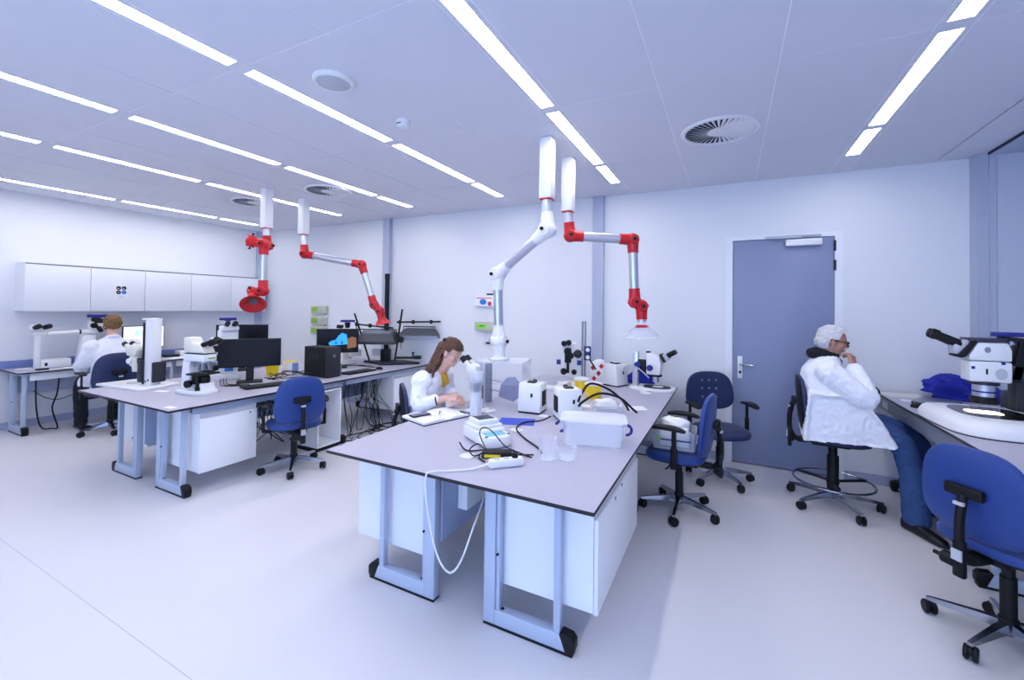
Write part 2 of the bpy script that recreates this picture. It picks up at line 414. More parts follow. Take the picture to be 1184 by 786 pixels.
# under-bench cabinets ---------------------------------------------------------
def cabinet(label, x0, x1, y0, y1, z0, z1, face, locks, hang=True):
    # face +1: front towards +x
    t = thing('under_bench_cabinet', label, 'cabinet', ((x0+x1)/2, (y0+y1)/2, z0), 0, 'white cabinets hung under the benches')
    ox, oy = (x0+x1)/2, (y0+y1)/2; w, d, h = (x1-x0)/2, (y1-y0)/2, z1-z0
    f = w*face; th = .02*face
    m = MB(); a, b = sorted((-f, f-th*1.1))
    m.bx(a, b, -d, -d+.018, 0, h).bx(a, b, d-.018, d, 0, h).bx(a, b, -d+.0185, d-.0185, .0, .018).bx(a, b, -d+.0185, d-.0185, h-.018, h)
    q = -f+.008*face; m.bx(*sorted((-f+.0005*face, q)), -d+.0185, d-.0185, .0185, h-.0185)
    m.build('carcass', M_WHITE, t)
    dm = MB(); a, b = sorted((f-th, f)); dm.bx(a, b, -d+.001, d-.001, -.006, h-.04, .002)
    dr = dm.build('door', M_WHITE, t)
    MB().bx(f-th*.9, f-th*.5, -d+.01, d-.01, h-.038, h-.006).build('grip_recess', M_LGREY, t)
    for (ly, lz) in locks:
        MB().cyl((f-.001*face, ly-oy, lz-z0), (f+.004*face, ly-oy, lz-z0), .009, n=12).bx(*sorted((f+.0035*face, f+.0048*face)), ly-oy-.0015, ly-oy+.0015, lz-z0-.005, lz-z0+.005).build('lock', M_STEEL, dr)
    return t
cabinet('wide white cabinet hung under the right side of the centre bench, with two locks', -1.058, -.53, 1.957, 2.90, .19, .66, 1, [(2.28, .60), (2.43, .615)])
cabinet('white cabinet hung under the left side of the centre bench, behind its loop leg', -2.055, -1.55, 1.975, 2.6, .18, .66, -1, [(2.5, .6)])
cabinet('white cabinet with one lock hung under the near end of the left bench', -4.45, -3.915, 2.02, 2.505, .18, .665, 1, [(2.44, .60)])
cabinet('white cabinet hung under the far end of the left bench beside the cable tangle', -4.42, -3.93, 4.35, 4.84, .21, .665, 1, [(4.76, .6)])
cabinet('white cabinet hung under the far side of the left bench, seen between its front legs', -5.46, -4.95, 2.10, 2.65, .21, .66, -1, [(2.6, .6)])
t = thing('computer_holder', 'narrow open white computer holder under the left bench behind the blue chair', 'computer holder', (-4.14, 3.335, 0))
MB().bx(-.21, .21, -.155, -.137, .045, .655, .002).bx(-.21, .21, .137, .155, .045, .655, .002).bx(-.21, .21, -.137, .137, .045, .063).bx(-.21, .21, -.137, .137, .637, .655).bx(-.21, -.195, -.137, .137, .063, .637).build('housing', M_WHITE, t)
MB().bx(-.19, .19, -.15, .15, 0, .0445).build('plinth', M_BLACK, t)

# wall bench under the wall cabinets --------------------------------------------
t = thing('side_bench', 'grey topped bench along the left wall under the wall cabinets', 'lab bench', (-7.61, 3.42, 0))
slab(-.305, .305, 1.845-3.42, 5.0-3.42, .732, .75).build('worktop', [M_TOP, M_EDGE], t)
MB().bx(-.305, -.29, 1.70-3.42, 5.0-3.42, .751, .845, .003).build('upstand', M_UPST, t)
for y in (1.905, 3.40, 4.9): leg_frame(t, .26, -.21, y-3.42, .7315)
MB().bx(.215, .24, 1.96-3.42, 3.395-3.42, .64, .7315).bx(.215, .24, 3.46-3.42, 4.89-3.42, .64, .7315).build('rail', M_WHITE, t)
MB().bx(-.20, -.185, 1.96-3.42, 3.395-3.42, .45, .7315).bx(-.20, -.185, 3.46-3.42, 4.89-3.42, .45, .7315).build('cable_panel', M_RAIL, t)

# right bench --------------------------------------------------------------------
t = thing('right_bench', 'taller grey bench along the right wall where the grey haired man sits', 'lab bench', (1.6, 3.2, 0))
m = slab(1.20-1.6, 1.926-1.6, 4.945-3.2, 5.06-3.2, .852, .87); m2 = slab(1.20-1.6, 2.68-1.6, 1.9-3.2, 4.945-3.2, .852, .87)
m.v += []; o = len(m.v); m.v += m2.v; m.f += [[i+o for i in f] for f in m2.f]; m.fm += m2.fm
m.build('worktop', [M_TOP, M_EDGE], t)
MB().bx(1.222-1.6, 1.24-1.6, 1.95-3.2, 5.05-3.2, .735, .851, .003).build('apron', M_GREY, t)
MB().bx(1.2205-1.6, 1.2215-1.6, 4.76-3.2, 4.90-3.2, .757, .815).bx(1.2195-1.6, 1.2206-1.6, 4.79-3.2, 4.87-3.2, .775, .80).build('label_holder', [M_LGREY], t)
for y in (2.2, 3.50, 4.98): leg_frame(t, 1.30-1.6, 1.80-1.6, y-3.2, .8515)
MB().bx(1.86-1.6, 1.88-1.6, 1.95-3.2, 4.9-3.2, .25, .85).build('back_panel', M_GREY, t)

# wall cabinets -------------------------------------------------------------------
CY = [1.948, 2.55, 3.148, 3.752, 4.358, 4.965]
WL = ['white wall cabinet at the near end of the row, door plain', 'white wall cabinet with a sticker of four round pictures on its door',
      'plain white wall cabinet just right of the one with the round pictures', 'plain white wall cabinet above the back microscope of the left bench', 'white wall cabinet at the corner end of the row, partly behind the red hood']
for i in range(5):
    t = thing('hanging_cabinet', WL[i], 'cabinet', (-7.765, (CY[i]+CY[i+1])/2, 1.465), 0, 'white wall cabinets')
    w = (CY[i+1]-CY[i])/2-.0006
    MB().bx(-.164, .144, -w, -w+.018, 0, .595).bx(-.164, .144, w-.018, w, 0, .595).bx(-.164, .144, -w+.018, w-.018, 0, .018).bx(-.164, .144, -w+.018, w-.018, .577, .595).bx(-.164, -.156, -w+.018, w-.018, .018, .577).build('carcass', M_WHITE, t)
    dd = MB().bx(.1445, .164, -w+.002, w-.002, -.004, .572, .0015).build('door', M_WHITE, t)
    MB().bx(.1442, .158, -w+.004, w-.004, .575, .59).build('grip_profile', M_GREY, t)
    if i == 1:
        st = MB()
        for k, (yy, zz) in enumerate(((-.006, .315), (.054, .317), (-.006, .257), (.054, .259))):
            st.m(1 if k == 3 else 0).cyl((.1642, yy, zz), (.1655, yy, zz), .027, n=20)
        for (yy, zz) in ((-.006, .315), (.054, .317)): st.m(2).ell((.1655, yy-.004, zz-.006), (.0006, .012, .008), 10, 6)
        st.m(2).ell((.1655, -.006, .257), (.0006, .008, .008), 10, 6); st.m(3)
        for r in range(3): st.bx(.1642, .1648, .0, .0+.06-.014*r, .195-.013*r, .199-.013*r)
        st.build('picture_sticker', [M_EDGE, M_LABELB, M_LGREY, M_LGREY], dd)

# ------------------------------------------------------------------ extraction arms
def V(*a): return Vector(a)
def extraction_arm(label, bx, by, zb, pts, jm, hood, hoodm, knob_ax=(1, 0, 0)):
    t = thing('extraction_arm', label, 'extraction arm', (bx, by, ZC), 0, 'ceiling extraction arms')
    O = Vector((bx, by, ZC)); zb -= ZC
    MB().bx(-.05, .05, -.05, .05, zb+.012, 0, .006).build('ceiling_column', M_WPLAS, t)
    MB().bx(-.046, .046, -.046, .046, zb, zb+.0118, .003).build('column_collar', jm if jm is M_RED else M_RED, t)
    P = [Vector(p)-O for p in pts]; R = .041
    P0 = Vector((0, 0, zb))
    L = [P0]+P
    for i in range(len(L)-1):
        a, b = L[i], L[i+1]; d = (b-a).normalized()
        s0 = 0 if i == 0 else .05
        a2, b2 = a+d*s0, b-d*.05
        MB().cyl(a2, b2, R, n=20).build('tube', M_ALU, t)
    for i in range(1, len(L)-1):
        p = L[i]; d0 = (L[i-1]-p).normalized(); d1 = (L[i+1]-p).normalized()
        ax = d0.cross(d1)
        ax = ax.normalized() if ax.length > .05 else Vector(knob_ax)
        m = MB()
        kk = 1.18 if jm is M_WPLAS else 1.0
        m.ell(p, .060*kk, 18, 12); m.cyl(p, p+d0*.115*kk, .054*kk, .046, n=18); m.cyl(p, p+d1*.115*kk, .054*kk, .046, n=18)
        m.cyl(p-ax*.064, p+ax*.064, .046*kk, n=18, bev=.008)
        m.cyl(p+d0*.100*kk, p+d0*.118*kk, .0485, n=18); m.cyl(p+d1*.100*kk, p+d1*.118*kk, .0485, n=18)
        j = m.build('elbow_joint', jm, t)
        for sg in (-1, 1):
            k = MB(); k.cyl(p+ax*(.06*sg), p+ax*(.085*sg), .008, n=10); k.cyl(p+ax*(.078*sg), p+ax*(.09*sg), .015, n=10)
            k.build('joint_knob', M_BLACK, j)
    hood(t, L[-1], (L[-1]-L[-2]).normalized(), hoodm)
    return t
def hood_flange(t, p, d, m):
    MB().lathe([(.044, -.055), (.046, -.01), (.085, 0), (.085, .012), (.04, .012)], p, axis=d, n=28).build('hood_flange', m, t)
def hood_cone(t, p, d, m):
    o = MB().lathe([(.043, -.06), (.047, -.03), (.05, -.01), (.085, .02), (.125, .05), (.128, .054), (.122, .053), (.082, .024), (.045, .002), (.038, -.05)], p, axis=d, n=32).build('suction_hood', m, t)
    MB().lathe([(.0455, -.002), (.001, -.002), (.001, .006), (.0455, .006)], p, axis=d, n=24).build('hood_screen', M_STEEL, o)
def hood_clear(t, p, d, m):
    c = MB().lathe([(.043, -.022), (.050, -.018), (.060, -.006), (.06, 0), (.04, .002)], p, axis=d, n=28).build('hood_collar', M_RED, t)
    MB().lathe([(.05, -.004), (.06, -.002), (.10, .02), (.15, .07), (.165, .095), (.162, .095), (.146, .072), (.098, .024), (.052, .002)], p, axis=d, n=36, cap=False).build('clear_hood', m, t)
def hood_small(t, p, d, m):
    MB().lathe([(.043, -.06), (.05, -.02), (.09, .03), (.115, .05), (.112, .05), (.085, .032), (.04, -.01)], p, axis=d, n=28, cap=False).build('suction_hood', m, t)

extraction_arm('white jointed extraction arm on a ceiling column, reaching down to the clear box', -1.297, 3.147, 2.449,
    [(-1.29, 3.15, 2.215), (-1.80, 3.262, 1.880), (-1.779, 3.27, 1.30), (-1.775, 3.272, 1.155)], M_WPLAS, hood_flange, M_WPLAS)
extraction_arm('red jointed extraction arm with clear dome hood beside the white arm', -1.297, 3.648, 2.451,
    [(-1.278, 3.66, 2.245), (-.775, 3.905, 2.215), (-.755, 3.92, 1.66), (-.70, 3.945, 1.62), (-.695, 3.948, 1.43)], M_RED, hood_clear, M_CLEAR)
extraction_arm('red jointed extraction arm with open red cone hood facing the room', -4.842, 3.156, 2.468,
    [(-4.835, 3.16, 2.27), (-4.74, 2.92, 2.285), (-4.62, 2.985, 2.255), (-4.617, 2.985, 1.735), (-4.705, 2.935, 1.715), (-4.622, 2.883, 1.622)], M_RED, hood_cone, M_RED)
extraction_arm('red jointed extraction arm reaching down to the grey lamp housings', -4.872, 3.668, 2.477,
    [(-4.855, 3.68, 2.235), (-4.20, 4.01, 2.11), (-4.05, 4.085, 1.60), (-3.98, 4.12, 1.52), (-3.955, 4.135, 1.40)], M_RED, hood_small, M_RED)

# ------------------------------------------------------------------ ceiling fittings
def vent(label, x, y, R=.27):
    t = thing('air_vent', label, 'air vent', (x, y, ZC), 0, 'round swirl air vents in the ceiling')
    MB().lathe([(R, -.0005), (R-.004, -.012), (R-.03, -.014), (R-.034, -.004), (R-.034, -.0005)], n=48).build('rim', M_WPLAS, t)
    MB().cyl((0, 0, -.001), (0, 0, -.004), R-.033, n=40).build('backing', M_GAP, t)
    m = MB(); m.cyl((0, 0, -.013), (0, 0, -.0042), R*.3, n=32)
    for k in range(36):
        a = 2*PI*k/36; ca, sa = math.cos(a), math.sin(a)
        r0, r1 = R*.28, R-.034
        pr = []
        for r, wd_ in ((r0, .0045), (r1, .0105)):
            for s, z in ((1, -.0135), (-1, -.0055)):
                pr.append((ca*r-sa*wd_*s, sa*r+ca*wd_*s, z))
        v = pr; top = [(p[0], p[1], p[2]+.002) for p in v]
        m.raw(v+top, [[0, 1, 3, 2], [4, 6, 7, 5], [0, 2, 6, 4], [1, 5, 7, 3], [0, 4, 5, 1], [2, 3, 7, 6]])
    m.build('swirl_blades', M_WPLAS, t)
    return t
v1 = vent('large round swirl air vent in the ceiling in front of the grey door', -.072, 3.55)
dup(v1, (-4.25, 3.52, ZC), .6, 'round swirl air vent beside the second red arm column')
dup(v1, (-5.66, 3.51, ZC), .2, 'round swirl air vent farthest left, behind the first arm column')
t = thing('ceiling_speaker', 'flat round white ceiling speaker between two light rows', 'speaker', (-2.125, 1.78, ZC))
MB().lathe([(.118, -.0005), (.118, -.012), (.110, -.022), (.098, -.024), (.095, -.018)], n=40).build('rim', M_WPLAS, t)
MB().lathe([(.0945, -.004), (.0945, -.020), (.08, -.026), (.001, -.028)], n=40).build('grille', M_LGREY, t)
t = thing('smoke_detector', 'small round white smoke detector on the ceiling beside the light strip', 'smoke detector', (-2.13, 2.40, ZC))
MB().lathe([(.05, -.0005), (.05, -.016), (.046, -.02)], n=28).build('base', M_WPLAS, t)
MB().lathe([(.044, -.02), (.044, -.035), (.036, -.048), (.018, -.054), (.001, -.055)], n=28).build('cap', M_WPLAS, t)
MB().bx(-.018, .018, -.047, -.0435, -.034, -.028).build('slot', M_DARK, t)

# ------------------------------------------------------------------ chairs
def make_chair(label, loc, rz, sh=.49, bw=1.0, ls=1.0, up=M_BLUEV, back=M_BLUEV, group='blue office chairs on castors', star=0.3, arms=True, ring=False, dots=False, name='office_chair', ah=.22):
    t = thing(name, label, 'chair', loc, rz, group)
    for k in range(5):
        a = star+2*PI*k/5; c, s = math.cos(a), math.sin(a)
        rings = []
        for r, w, z0, z1 in ((.02, .022, .078, .125), (.10, .019, .080, .116), (.25*ls, .013, .070, .092), (.29*ls, .011, .069, .084)):
            rings.append([(c*r-s*w, s*r+c*w, z0), (c*r+s*w, s*r-c*w, z0), (c*r+s*w*.75, s*r-c*w*.75, z1), (c*r-s*w*.75, s*r+c*w*.75, z1)])
        MB().ring(rings).build('base_leg', M_CHROME, t)
        b = a+.9+k*1.3; wx, wy = math.cos(b), math.sin(b)
        cx, cy = c*.278*ls, s*.278*ls
        m = MB()
        for sg in (-1, 1): m.cyl((cx-wy*.006*sg, cy+wx*.006*sg, .0335), (cx-wy*.025*sg, cy+wx*.025*sg, .0335), .033, n=18, bev=.005)
        m.cyl((cx, cy, .035), (cx, cy, .08), .008, n=8).ell((cx-wx*.006, cy-wy*.006, .042), (.02, .02, .02), 10, 8)
        m.build('castor', M_BLACK, t)
    MB().cyl((0, 0, .07), (0, 0, .14), .036, n=20).cyl((0, 0, .14), (0, 0, sh-.19), .030*(1+2.4*(ls-1)), n=20).cyl((0, 0, sh-.19), (0, 0, sh-.09), .024*(1+2*(ls-1)), n=16).build('gas_column', M_BLACK, t)
    MB().box((-.02, 0, sh-.085), (.26, .16, .045), .012).box((-.17, 0, sh-.085), (.14, .07, .03), .008).tube([(.04, .06, sh-.09), (.04, .2, sh-.10), (.05, .23, sh-.10)], .006, 8).build('mechanism', M_BLACK, t)
    # seat
    def sect(z, k, e=3.0): return [(x*k+.02, y*k, z) for x, y in superell(.225, .235, 32, e)]
    MB().ring([sect(sh-.068, .72), sect(sh-.062, .93), sect(sh-.052, .965)]).build('seat_shell', M_BLACK, t)
    m = MB(); rs = []
    for z, k in ((-.052, .96), (-.045, .99), (-.025, 1.0), (-.008, .965), (0, .88), (-.004, .5), (-.007, .05)):
        r = sect(sh+z, k)
        rs.append([(p[0], p[1], p[2]-(max(0, p[0]-.12)**2)*1.2) for p in r])
    m.ring(rs).build('seat', up, t)
    # backrest: padded curved panel
    H, W = (.185 if dots else .235)*bw, .235*bw; zc = sh+(.30 if dots else .225)
    def bsect(xo, k):
        r = []
        for y, z in superell(W, H, 36, 3.1):
            y, z = y*k, z*k
            wy = 1-.10*(z/H)  # slightly narrower at the top
            xx = -.235+xo-.10*(z/.4)*.35+.55*(y*y)+.25*z*z
            r.append((xx, y*wy, zc+z))
        return r
    b = MB().ring([bsect(-.012, .90), bsect(-.006, .98), bsect(.008, 1.0), bsect(.022, .97), bsect(.03, .86), bsect(.026, .4), bsect(.025, .05)]).build('backrest', up, t)
    MB().ring([bsect(-.020, .55), bsect(-.017, .93), bsect(-.0125, .965), bsect(-.0115, .9)]).build('back_panel', back, b)
    if dots:
        m = MB()
        for z in (.08, .0, -.08):
            for y in (-.07, 0, .07):
                m.ell((-.207-.10*(z/.4)*.35+.55*y*y+.25*z*z, y, zc+z+.02), (.004, .011, .011), 10, 6)
        m.build('back_vents', M_GREY, b)
    bs = MB()
    bs.tube([(-.13, 0, sh-.085), (-.24, 0, sh-.095), (-.295, 0, sh-.02), (-.30, 0, sh+.10), (-.277, 0, sh+.22)], [.019]*30, 8)
    bs.box((-.300, 0, sh-.075), (.03, .045, .17), .008)
    bs.box((-.272, 0, sh+.235), (.035, .15, .055), .012)
    o = bs.build('back_support', M_BLACK, t)
    MB().bx(-.3235, -.3155, -.02, .02, sh-.08, sh-.03).build('support_label', M_LGREY, o)
    MB().bx(-.312, -.297, -.0195, .0195, sh+.175, sh+.19).build('silver_band', M_LGREY, o)
    MB().cyl((-.29, .02, sh-.10), (-.29, .075, sh-.10), .03, n=14, bev=.006).cyl((-.29, .07, sh-.10), (-.29, .11, sh-.10), .01, n=10).build('tension_knob', M_BLACK, o)
    if arms:
        for s in (-1, 1):
            m = MB().box((-.02, s*.16, sh-.07), (.05, .24, .018), .004).box((-.02, s*.272, sh-.0), (.05, .022, .16), .008).box((-.02, s*.272, sh+ah*.5+.02), (.036, .016, ah-.02), .006)
            ar = m.build('armrest', M_BLACK, t)
            pr = [[(x*k+.03, y*k+s*.268, sh+ah+z-.02*((x*k/.14)**2)) for x, y in superell(.135, .042, 24, 2.6)] for z, k in ((-.012, .75), (-.006, .96), (.006, 1), (.014, .9), (.016, .4))]
            MB().ring(pr).build('arm_pad', M_BLACK, ar)
    if ring:
        m = MB().torus((0, 0, .205), .275, .009, n=48).build('foot_ring', M_CHROME, t)
        k = MB().cyl((0, 0, .185), (0, 0, .225), .045, n=18)
        for q in range(3):
            a = star+.4+2*PI*q/3; k.cyl((0, 0, .2), (math.cos(a)*.27, math.sin(a)*.27, .205), .012, n=8)
        k.build('ring_spokes', M_BLACK, m)
    return t
cp = make_chair('blue office chair standing at the left bench with its back to the room', (-3.765, 2.783, 0), math.radians(157), .475, .94, ah=.178)
make_chair('blue office chair holding a clear box beside the centre bench', (-.347, 3.669, 0), math.radians(173), .49, group='blue office chairs on castors', star=.4)
make_chair('dark blue office chair with a dotted backrest by the grey door', (-.075, 4.50, 0), math.radians(-62), .50, 1.0, 1.0, M_NAVY, M_NAVY, dots=True, star=.2)
make_chair('blue office chair at the lower right corner, pushed up to the right bench', (1.205, 2.945, 0), math.radians(38), .525, .92, 1.0, M_BLUEV, M_BLUEV, star=.724, arms=False)
make_chair('chrome ringed high lab stool under the grey haired man', (.77, 4.375, 0), math.radians(-4), .60, 1.0, 1.15, M_NAVY, M_BLACK, group='high lab stools', star=.15, arms=False, ring=True, name='lab_stool')
make_chair('navy office chair under the man at the wall bench', (-6.78, 2.49, 0), math.radians(176), .52, 1.0, 1.0, M_NAVY, M_NAVY, star=.5)
make_chair('black backed office chair under the woman at the centre bench', (-2.39, 3.10, 0), math.radians(45), .47, .92, 1.0, M_NAVY, M_BLACK, star=.4, arms=False)

# ------------------------------------------------------------------ things on the benches
ZT = .7505   # top of the low benches
ZR = .8705   # top of the right bench
def cable(name, label, pts, r=.004, m=None, cat='cable', group=None, sm=8):
    return tag(MB().tube(pts, r, 8, sm).build(name, m or M_BLACK), label, cat, group)

# ---- monitors
def monitor(label, loc, rz, w, h, zb, front, pic=None, tilt=0, foot=True):
    t = thing('monitor', label, 'monitor', loc, rz, 'computer monitors')
    f = MB().box((0, 0, zb+h/2), (.022, w, h), .005).build('housing', M_BLACK, t)
    s = MB().bx(.0112, .0128, -w/2+.012, w/2-.012, zb+.014, zb+h-.012).build('screen', front, f)
    if pic: pic(s, w, h, zb)
    MB().box((-.025, 0, zb+h*.45), (.03, w*.5, h*.5), .01).build('rear_cover', M_BLACK, f)
    MB().box((-.055, 0, (zb+h*.45)/2+.01), (.022, .075, zb+h*.4), .006).build('stand', M_DARK, t)
    MB().box((-.02, 0, .007), (.20, .24, .013), .005).build('stand_foot', M_BLACK, t)
    return t
def desk_pic(s, w, h, zb):
    z0, z1, y0, y1 = zb+.014, zb+h-.012, -w/2+.012, w/2-.012
    m = MB(); X = .0132
    def P(y, z): return (X, y0+(y1-y0)*y, z0+(z1-z0)*z)
    def poly(i, pts): m.m(i).raw([P(*p) for p in pts]+[(X-.0003, P(*p)[1], P(*p)[2]) for p in pts], [list(range(len(pts)))])
    poly(0, [(.27, .42), (.34, .50), (.45, .55), (.52, .74), (.60, .86), (.72, .78), (.75, .34), (.42, .30), (.30, .30)])
    m.v, m.f, m.fm = m.v[:], m.f, m.fm
    poly(1, [(.745, .60), (.86, .68), (.97, .62), (.97, .20), (.74, .14)])
    poly(2, [(.42, .36), (.455, .52), (.49, .36)]); poly(2, [(.57, .36), (.60, .56), (.64, .36)]); 
    m.build('desktop_picture', [mat('screen_blue', (40, 140, 235), .4, emit=(40, 140, 235), es=.9), mat('screen_brown', (130, 90, 60), .4, emit=(130, 88, 60), es=.5), mat('screen_rock', (20, 30, 50), .4)], s)
M_LIT = mat('lit_screen', (225, 236, 250), .3, emit=(215, 232, 255), es=1.0)
def man_pic(s, w, h, zb):
    m = MB(); X = .0131
    for k in range(3): m.bx(X, X+.0004, -.12+.09*k, -.06+.09*k, zb+h*.55, zb+h*.8)
    m.build('screen_window', mat('lit_window', (170, 205, 245), .3, emit=(170, 205, 245), es=.8), s)
monitor('dark widescreen monitor on the near left bench behind the keyboard', (-4.58, 2.84, ZT), math.radians(-32), .58, .30, .165, M_SCREEN)
monitor('dark monitor in the far corner behind the large dark monitor', (-5.47, 3.29, ZT), math.radians(-32), .56, .33, .245, M_SCREEN)
monitor('monitor with a blue and brown desktop picture behind the computer tower', (-4.66, 4.06, ZT), math.radians(-62+22), .52, .32, .20, M_SCREEN, desk_pic)
monitor('lit white monitor behind the man at the wall bench', (-7.66, 3.17, ZT), math.radians(4), .52, .33, .165, M_LIT, man_pic)

# ---- keyboards and mice
def keyboard(label, loc, rz, n=14):
    t = thing('keyboard', label, 'keyboard', loc, rz, 'black keyboards')
    MB().box((0, 0, .009), (.18, .44, .016), .005).build('case', M_BLACK, t)
    m = MB()
    for r in range(5):
        for k in range(n): m.bx(-.075+r*.030, -.050+r*.030, -.20+k*.0285, -.176+k*.0285, .0165, .0215)
    m.build('keys', M_DARK, t); return t
keyboard('black keyboard lying below the large dark monitor', (-4.22, 2.79, ZT), math.radians(-12))
keyboard('black keyboard right of the computer tower', (-4.14, 3.93, ZT), math.radians(0))
def mouse(label, loc, rz, m=M_BLACK):
    t = thing('computer_mouse', label, 'computer mouse', loc, rz, 'black computer mice')
    MB().ring([[(x*k, y*k, z) for x, y in superell(.055, .032, 24, 2.4)] for z, k in ((.001, .92), (.008, 1), (.02, .93), (.031, .68), (.036, .3), (.0365, .05))]).build('shell', m, t)
    MB().cyl((.028, -.003, .0325), (.028, .003, .0325), .007, n=12).build('scroll_wheel', M_GREY, t); return t
mouse('black computer mouse beside the far keyboard on the left bench', (-4.09, 4.24, ZT), 0)
mouse('black computer mouse in front of the laptop on the right bench', (1.30, 4.35, ZR), math.radians(200))

# ---- computer tower
t = thing('computer_tower', 'black computer tower standing at the edge of the left bench', 'computer', (-4.25, 3.50, ZT), 0)
MB().box((-.03, 0, .178), (.36, .19, .345), .006).build('case', M_BLACK, t)
fr = MB().box((.165, 0, .178), (.03, .192, .347), .008).build('front_panel', M_DARK, t)
MB().torus((.1812, .0, .25), .017, .003, axis=(1, 0, 0), n=24).bx(.1802, .1815, -.004, .004, .238, .262).build('round_badge', M_CHROME, fr)
for k in range(1): MB().bx(.1802, .1812, -.06, .06, .06, .064).build('front_slot', M_BLACK, fr)
v_ = MB()
for k in range(7): v_.bx(-.12+k*.022, -.108+k*.022, -.0965, -.0952, .21, .27)
v_.build('side_vents', M_DARK, t)

# ---- bins and boxes on the left bench
def tub(label, loc, r0, r1, h, m, lid=M_YEL, name='sharps_bin', cat='waste bin', lidm=True):
    t = thing(name, label, cat, loc, 0, 'yellow sharps bins')
    MB().lathe([(r0-.006, .0), (r0, .003), (r1, h*.9), (r1+.004, h*.9+.002), (r1+.004, h), (r1-.004, h), (r0-.006, .008)], n=28).build('tub', m, t)
    MB().lathe([(r1+.006, h*.93), (r1+.007, h+.006), (r1-.01, h+.016), (r1*.5, h+.02), (.001, h+.021)], n=28).build('lid', lid, t)
    return t
tub('yellow waste bin behind the dark monitor on the left bench', (-4.79, 3.235, ZT), .06, .075, .155, M_YEL)
tub('yellow sharps bin with white lid, the nearer of two on the centre bench', (-1.13, 3.95, ZT), .066, .078, .135, M_YEL, M_WPLAS)
tub('yellow sharps bin with white lid, the farther of two on the centre bench', (-1.34, 4.24, ZT), .062, .074, .12, M_YEL, M_WPLAS)
t = thing('carton', 'small white and blue carton beside the yellow bin on the left bench', 'box', (-4.70, 3.41, ZT), math.radians(-14))
MB().box((0, 0, .075), (.12, .14, .15), .003).build('box_body', M_PAPER, t)
MB().bx(.0602, .0612, -.01, .06, .015, .14).build('printed_panel', mat('pale_blue_print', (120, 150, 205), .6), t)
MB().box((0, 0, .156), (.11, .13, .010), .004).build('yellow_lid', M_YEL, t)

# ---- stereo microscope with tall white column (front of the left bench)
t = thing('stereo_microscope', 'stereo microscope with a tall white column on a flat white plate, front left bench', 'microscope', (-5.12, 2.20, ZT), math.radians(8))
MB().prism([(-.56, -.17), (.12, -.20), (.15, -.16), (.13, .19), (-.50, .21)], 0, .022, 'z', .004).build('base_plate', M_WPLAS, t)
c = MB().box((0, 0, .345), (.085, .10, .645), .006).build('column', M_WPLAS, t)
MB().box((-.066, .0, .335), (.046, .088, .61), .002).build('column_rail', M_BLACK, t)
MB().box((-.02, 0, .674), (.13, .11, .016), .004).build('column_cap', M_WPLAS, t)
m1 = MB().cyl((-.02, -.0505, .06), (-.02, -.052, .06), .011, n=14).build('socket', M_BLACK, c)
MB().bx(.008, .028, -.052, -.0502, .065, .085).build('label_mark', M_BLACK, c)
MB().box((-.075, .0, .16), (.07, .15, .22), .012).box((.06, .02, .15), (.03, .12, .20), .01).build('focus_block', M_DARK, t)
MB().box((-.15, 0, .25), (.16, .06, .06), .01).build('focus_arm', M_BLACK, t)
MB().lathe([(.055, .0), (.058, .02), (.058, .09), (.05, .10)], (-.24, 0, .20), n=24).lathe([(.035, -.06), (.042, 0)], (-.24, 0, .20), n=20).build('zoom_body', M_CREAM, t)
hd = MB().prism([(-.30, .30), (-.17, .30), (-.15, .36), (-.17, .40), (-.27, .41), (-.33, .36)], -.06, .06, 'y', .01).build('head', M_CREAM, t)
for s in (-1, 1):
    e = MB().cyl((-.29, s*.034, .37), (-.345, s*.034, .40), .022, n=16).build('eyepiece_tube', M_CREAM, hd)
    MB().cyl((-.345, s*.034, .40), (-.385, s*.034, .421), .026, .024, n=16, bev=.004).build('eyepiece', M_BLACK, t)
MB().ell((-.24, -.07, .25), (.03, .02, .03)).build('zoom_knob', M_WPLAS, t)
MB().cyl((-.27, 0, .023), (-.27, 0, .028), .06, n=28).build('stage_disc', M_LGREY, t)

# ---- compound microscope (front of the left bench)
t = thing('compound_microscope', 'white compound microscope with black stage beside the dark monitor', 'microscope', (-4.42, 2.27, ZT), math.radians(12))
MB().prism([(-.17, -.10), (.06, -.11), (.15, -.07), (.15, .07), (.06, .11), (-.17, .10)], 0, .035, 'z', .006).prism([(.02, .03), (.13, .03), (.10, .10), (.03, .10)], -.06, .06, 'y', .008).build('foot', M_WPLAS, t)
MB().prism([(-.18, .03), (-.02, .03), (-.06, .12), (-.075, .25), (-.05, .33), (-.15, .33), (-.17, .20)], -.045, .045, 'y', .010).build('arm', M_WPLAS, t)
MB().bx(-.185, -.1815, -.035, .035, .03, .10).build('red_stripe', M_RED, t)
MB().box((.04, 0, .185), (.17, .20, .016), .003).box((.03, .06, .20), (.09, .07, .010), .002).build('stage', M_BLACK, t)
MB().lathe([(.045, 0), (.052, .015), (.048, .06), (.03, .078)], (.05, 0, .098), n=20).box((.0, 0, .13), (.09, .10, .09), .012).build('condenser', M_BLACK, t)
for s in (-1, 1): MB().cyl((-.06, s*.046, .09), (-.06, s*.085, .09), .035, n=20, bev=.006).build('focus_knob', M_BLACK, t)
MB().cyl((.06, -.07, .06), (.06, -.07, .18), .014, n=12).cyl((.06, -.07, .04), (.06, -.07, .07), .02, n=12).build('stage_drive', M_BLACK, t)
MB().lathe([(.03, 0), (.055, .012), (.05, .04)], (.05, 0, .27), n=24).build('nosepiece', M_STEEL, t)
for k in range(4):
    a = 2*PI*k/4+.5; MB().cyl((.05+.03*math.cos(a), .03*math.sin(a), .28), (.05+.048*math.cos(a), .048*math.sin(a), .222), .013, .009, n=14).build('objective', M_STEEL, t)
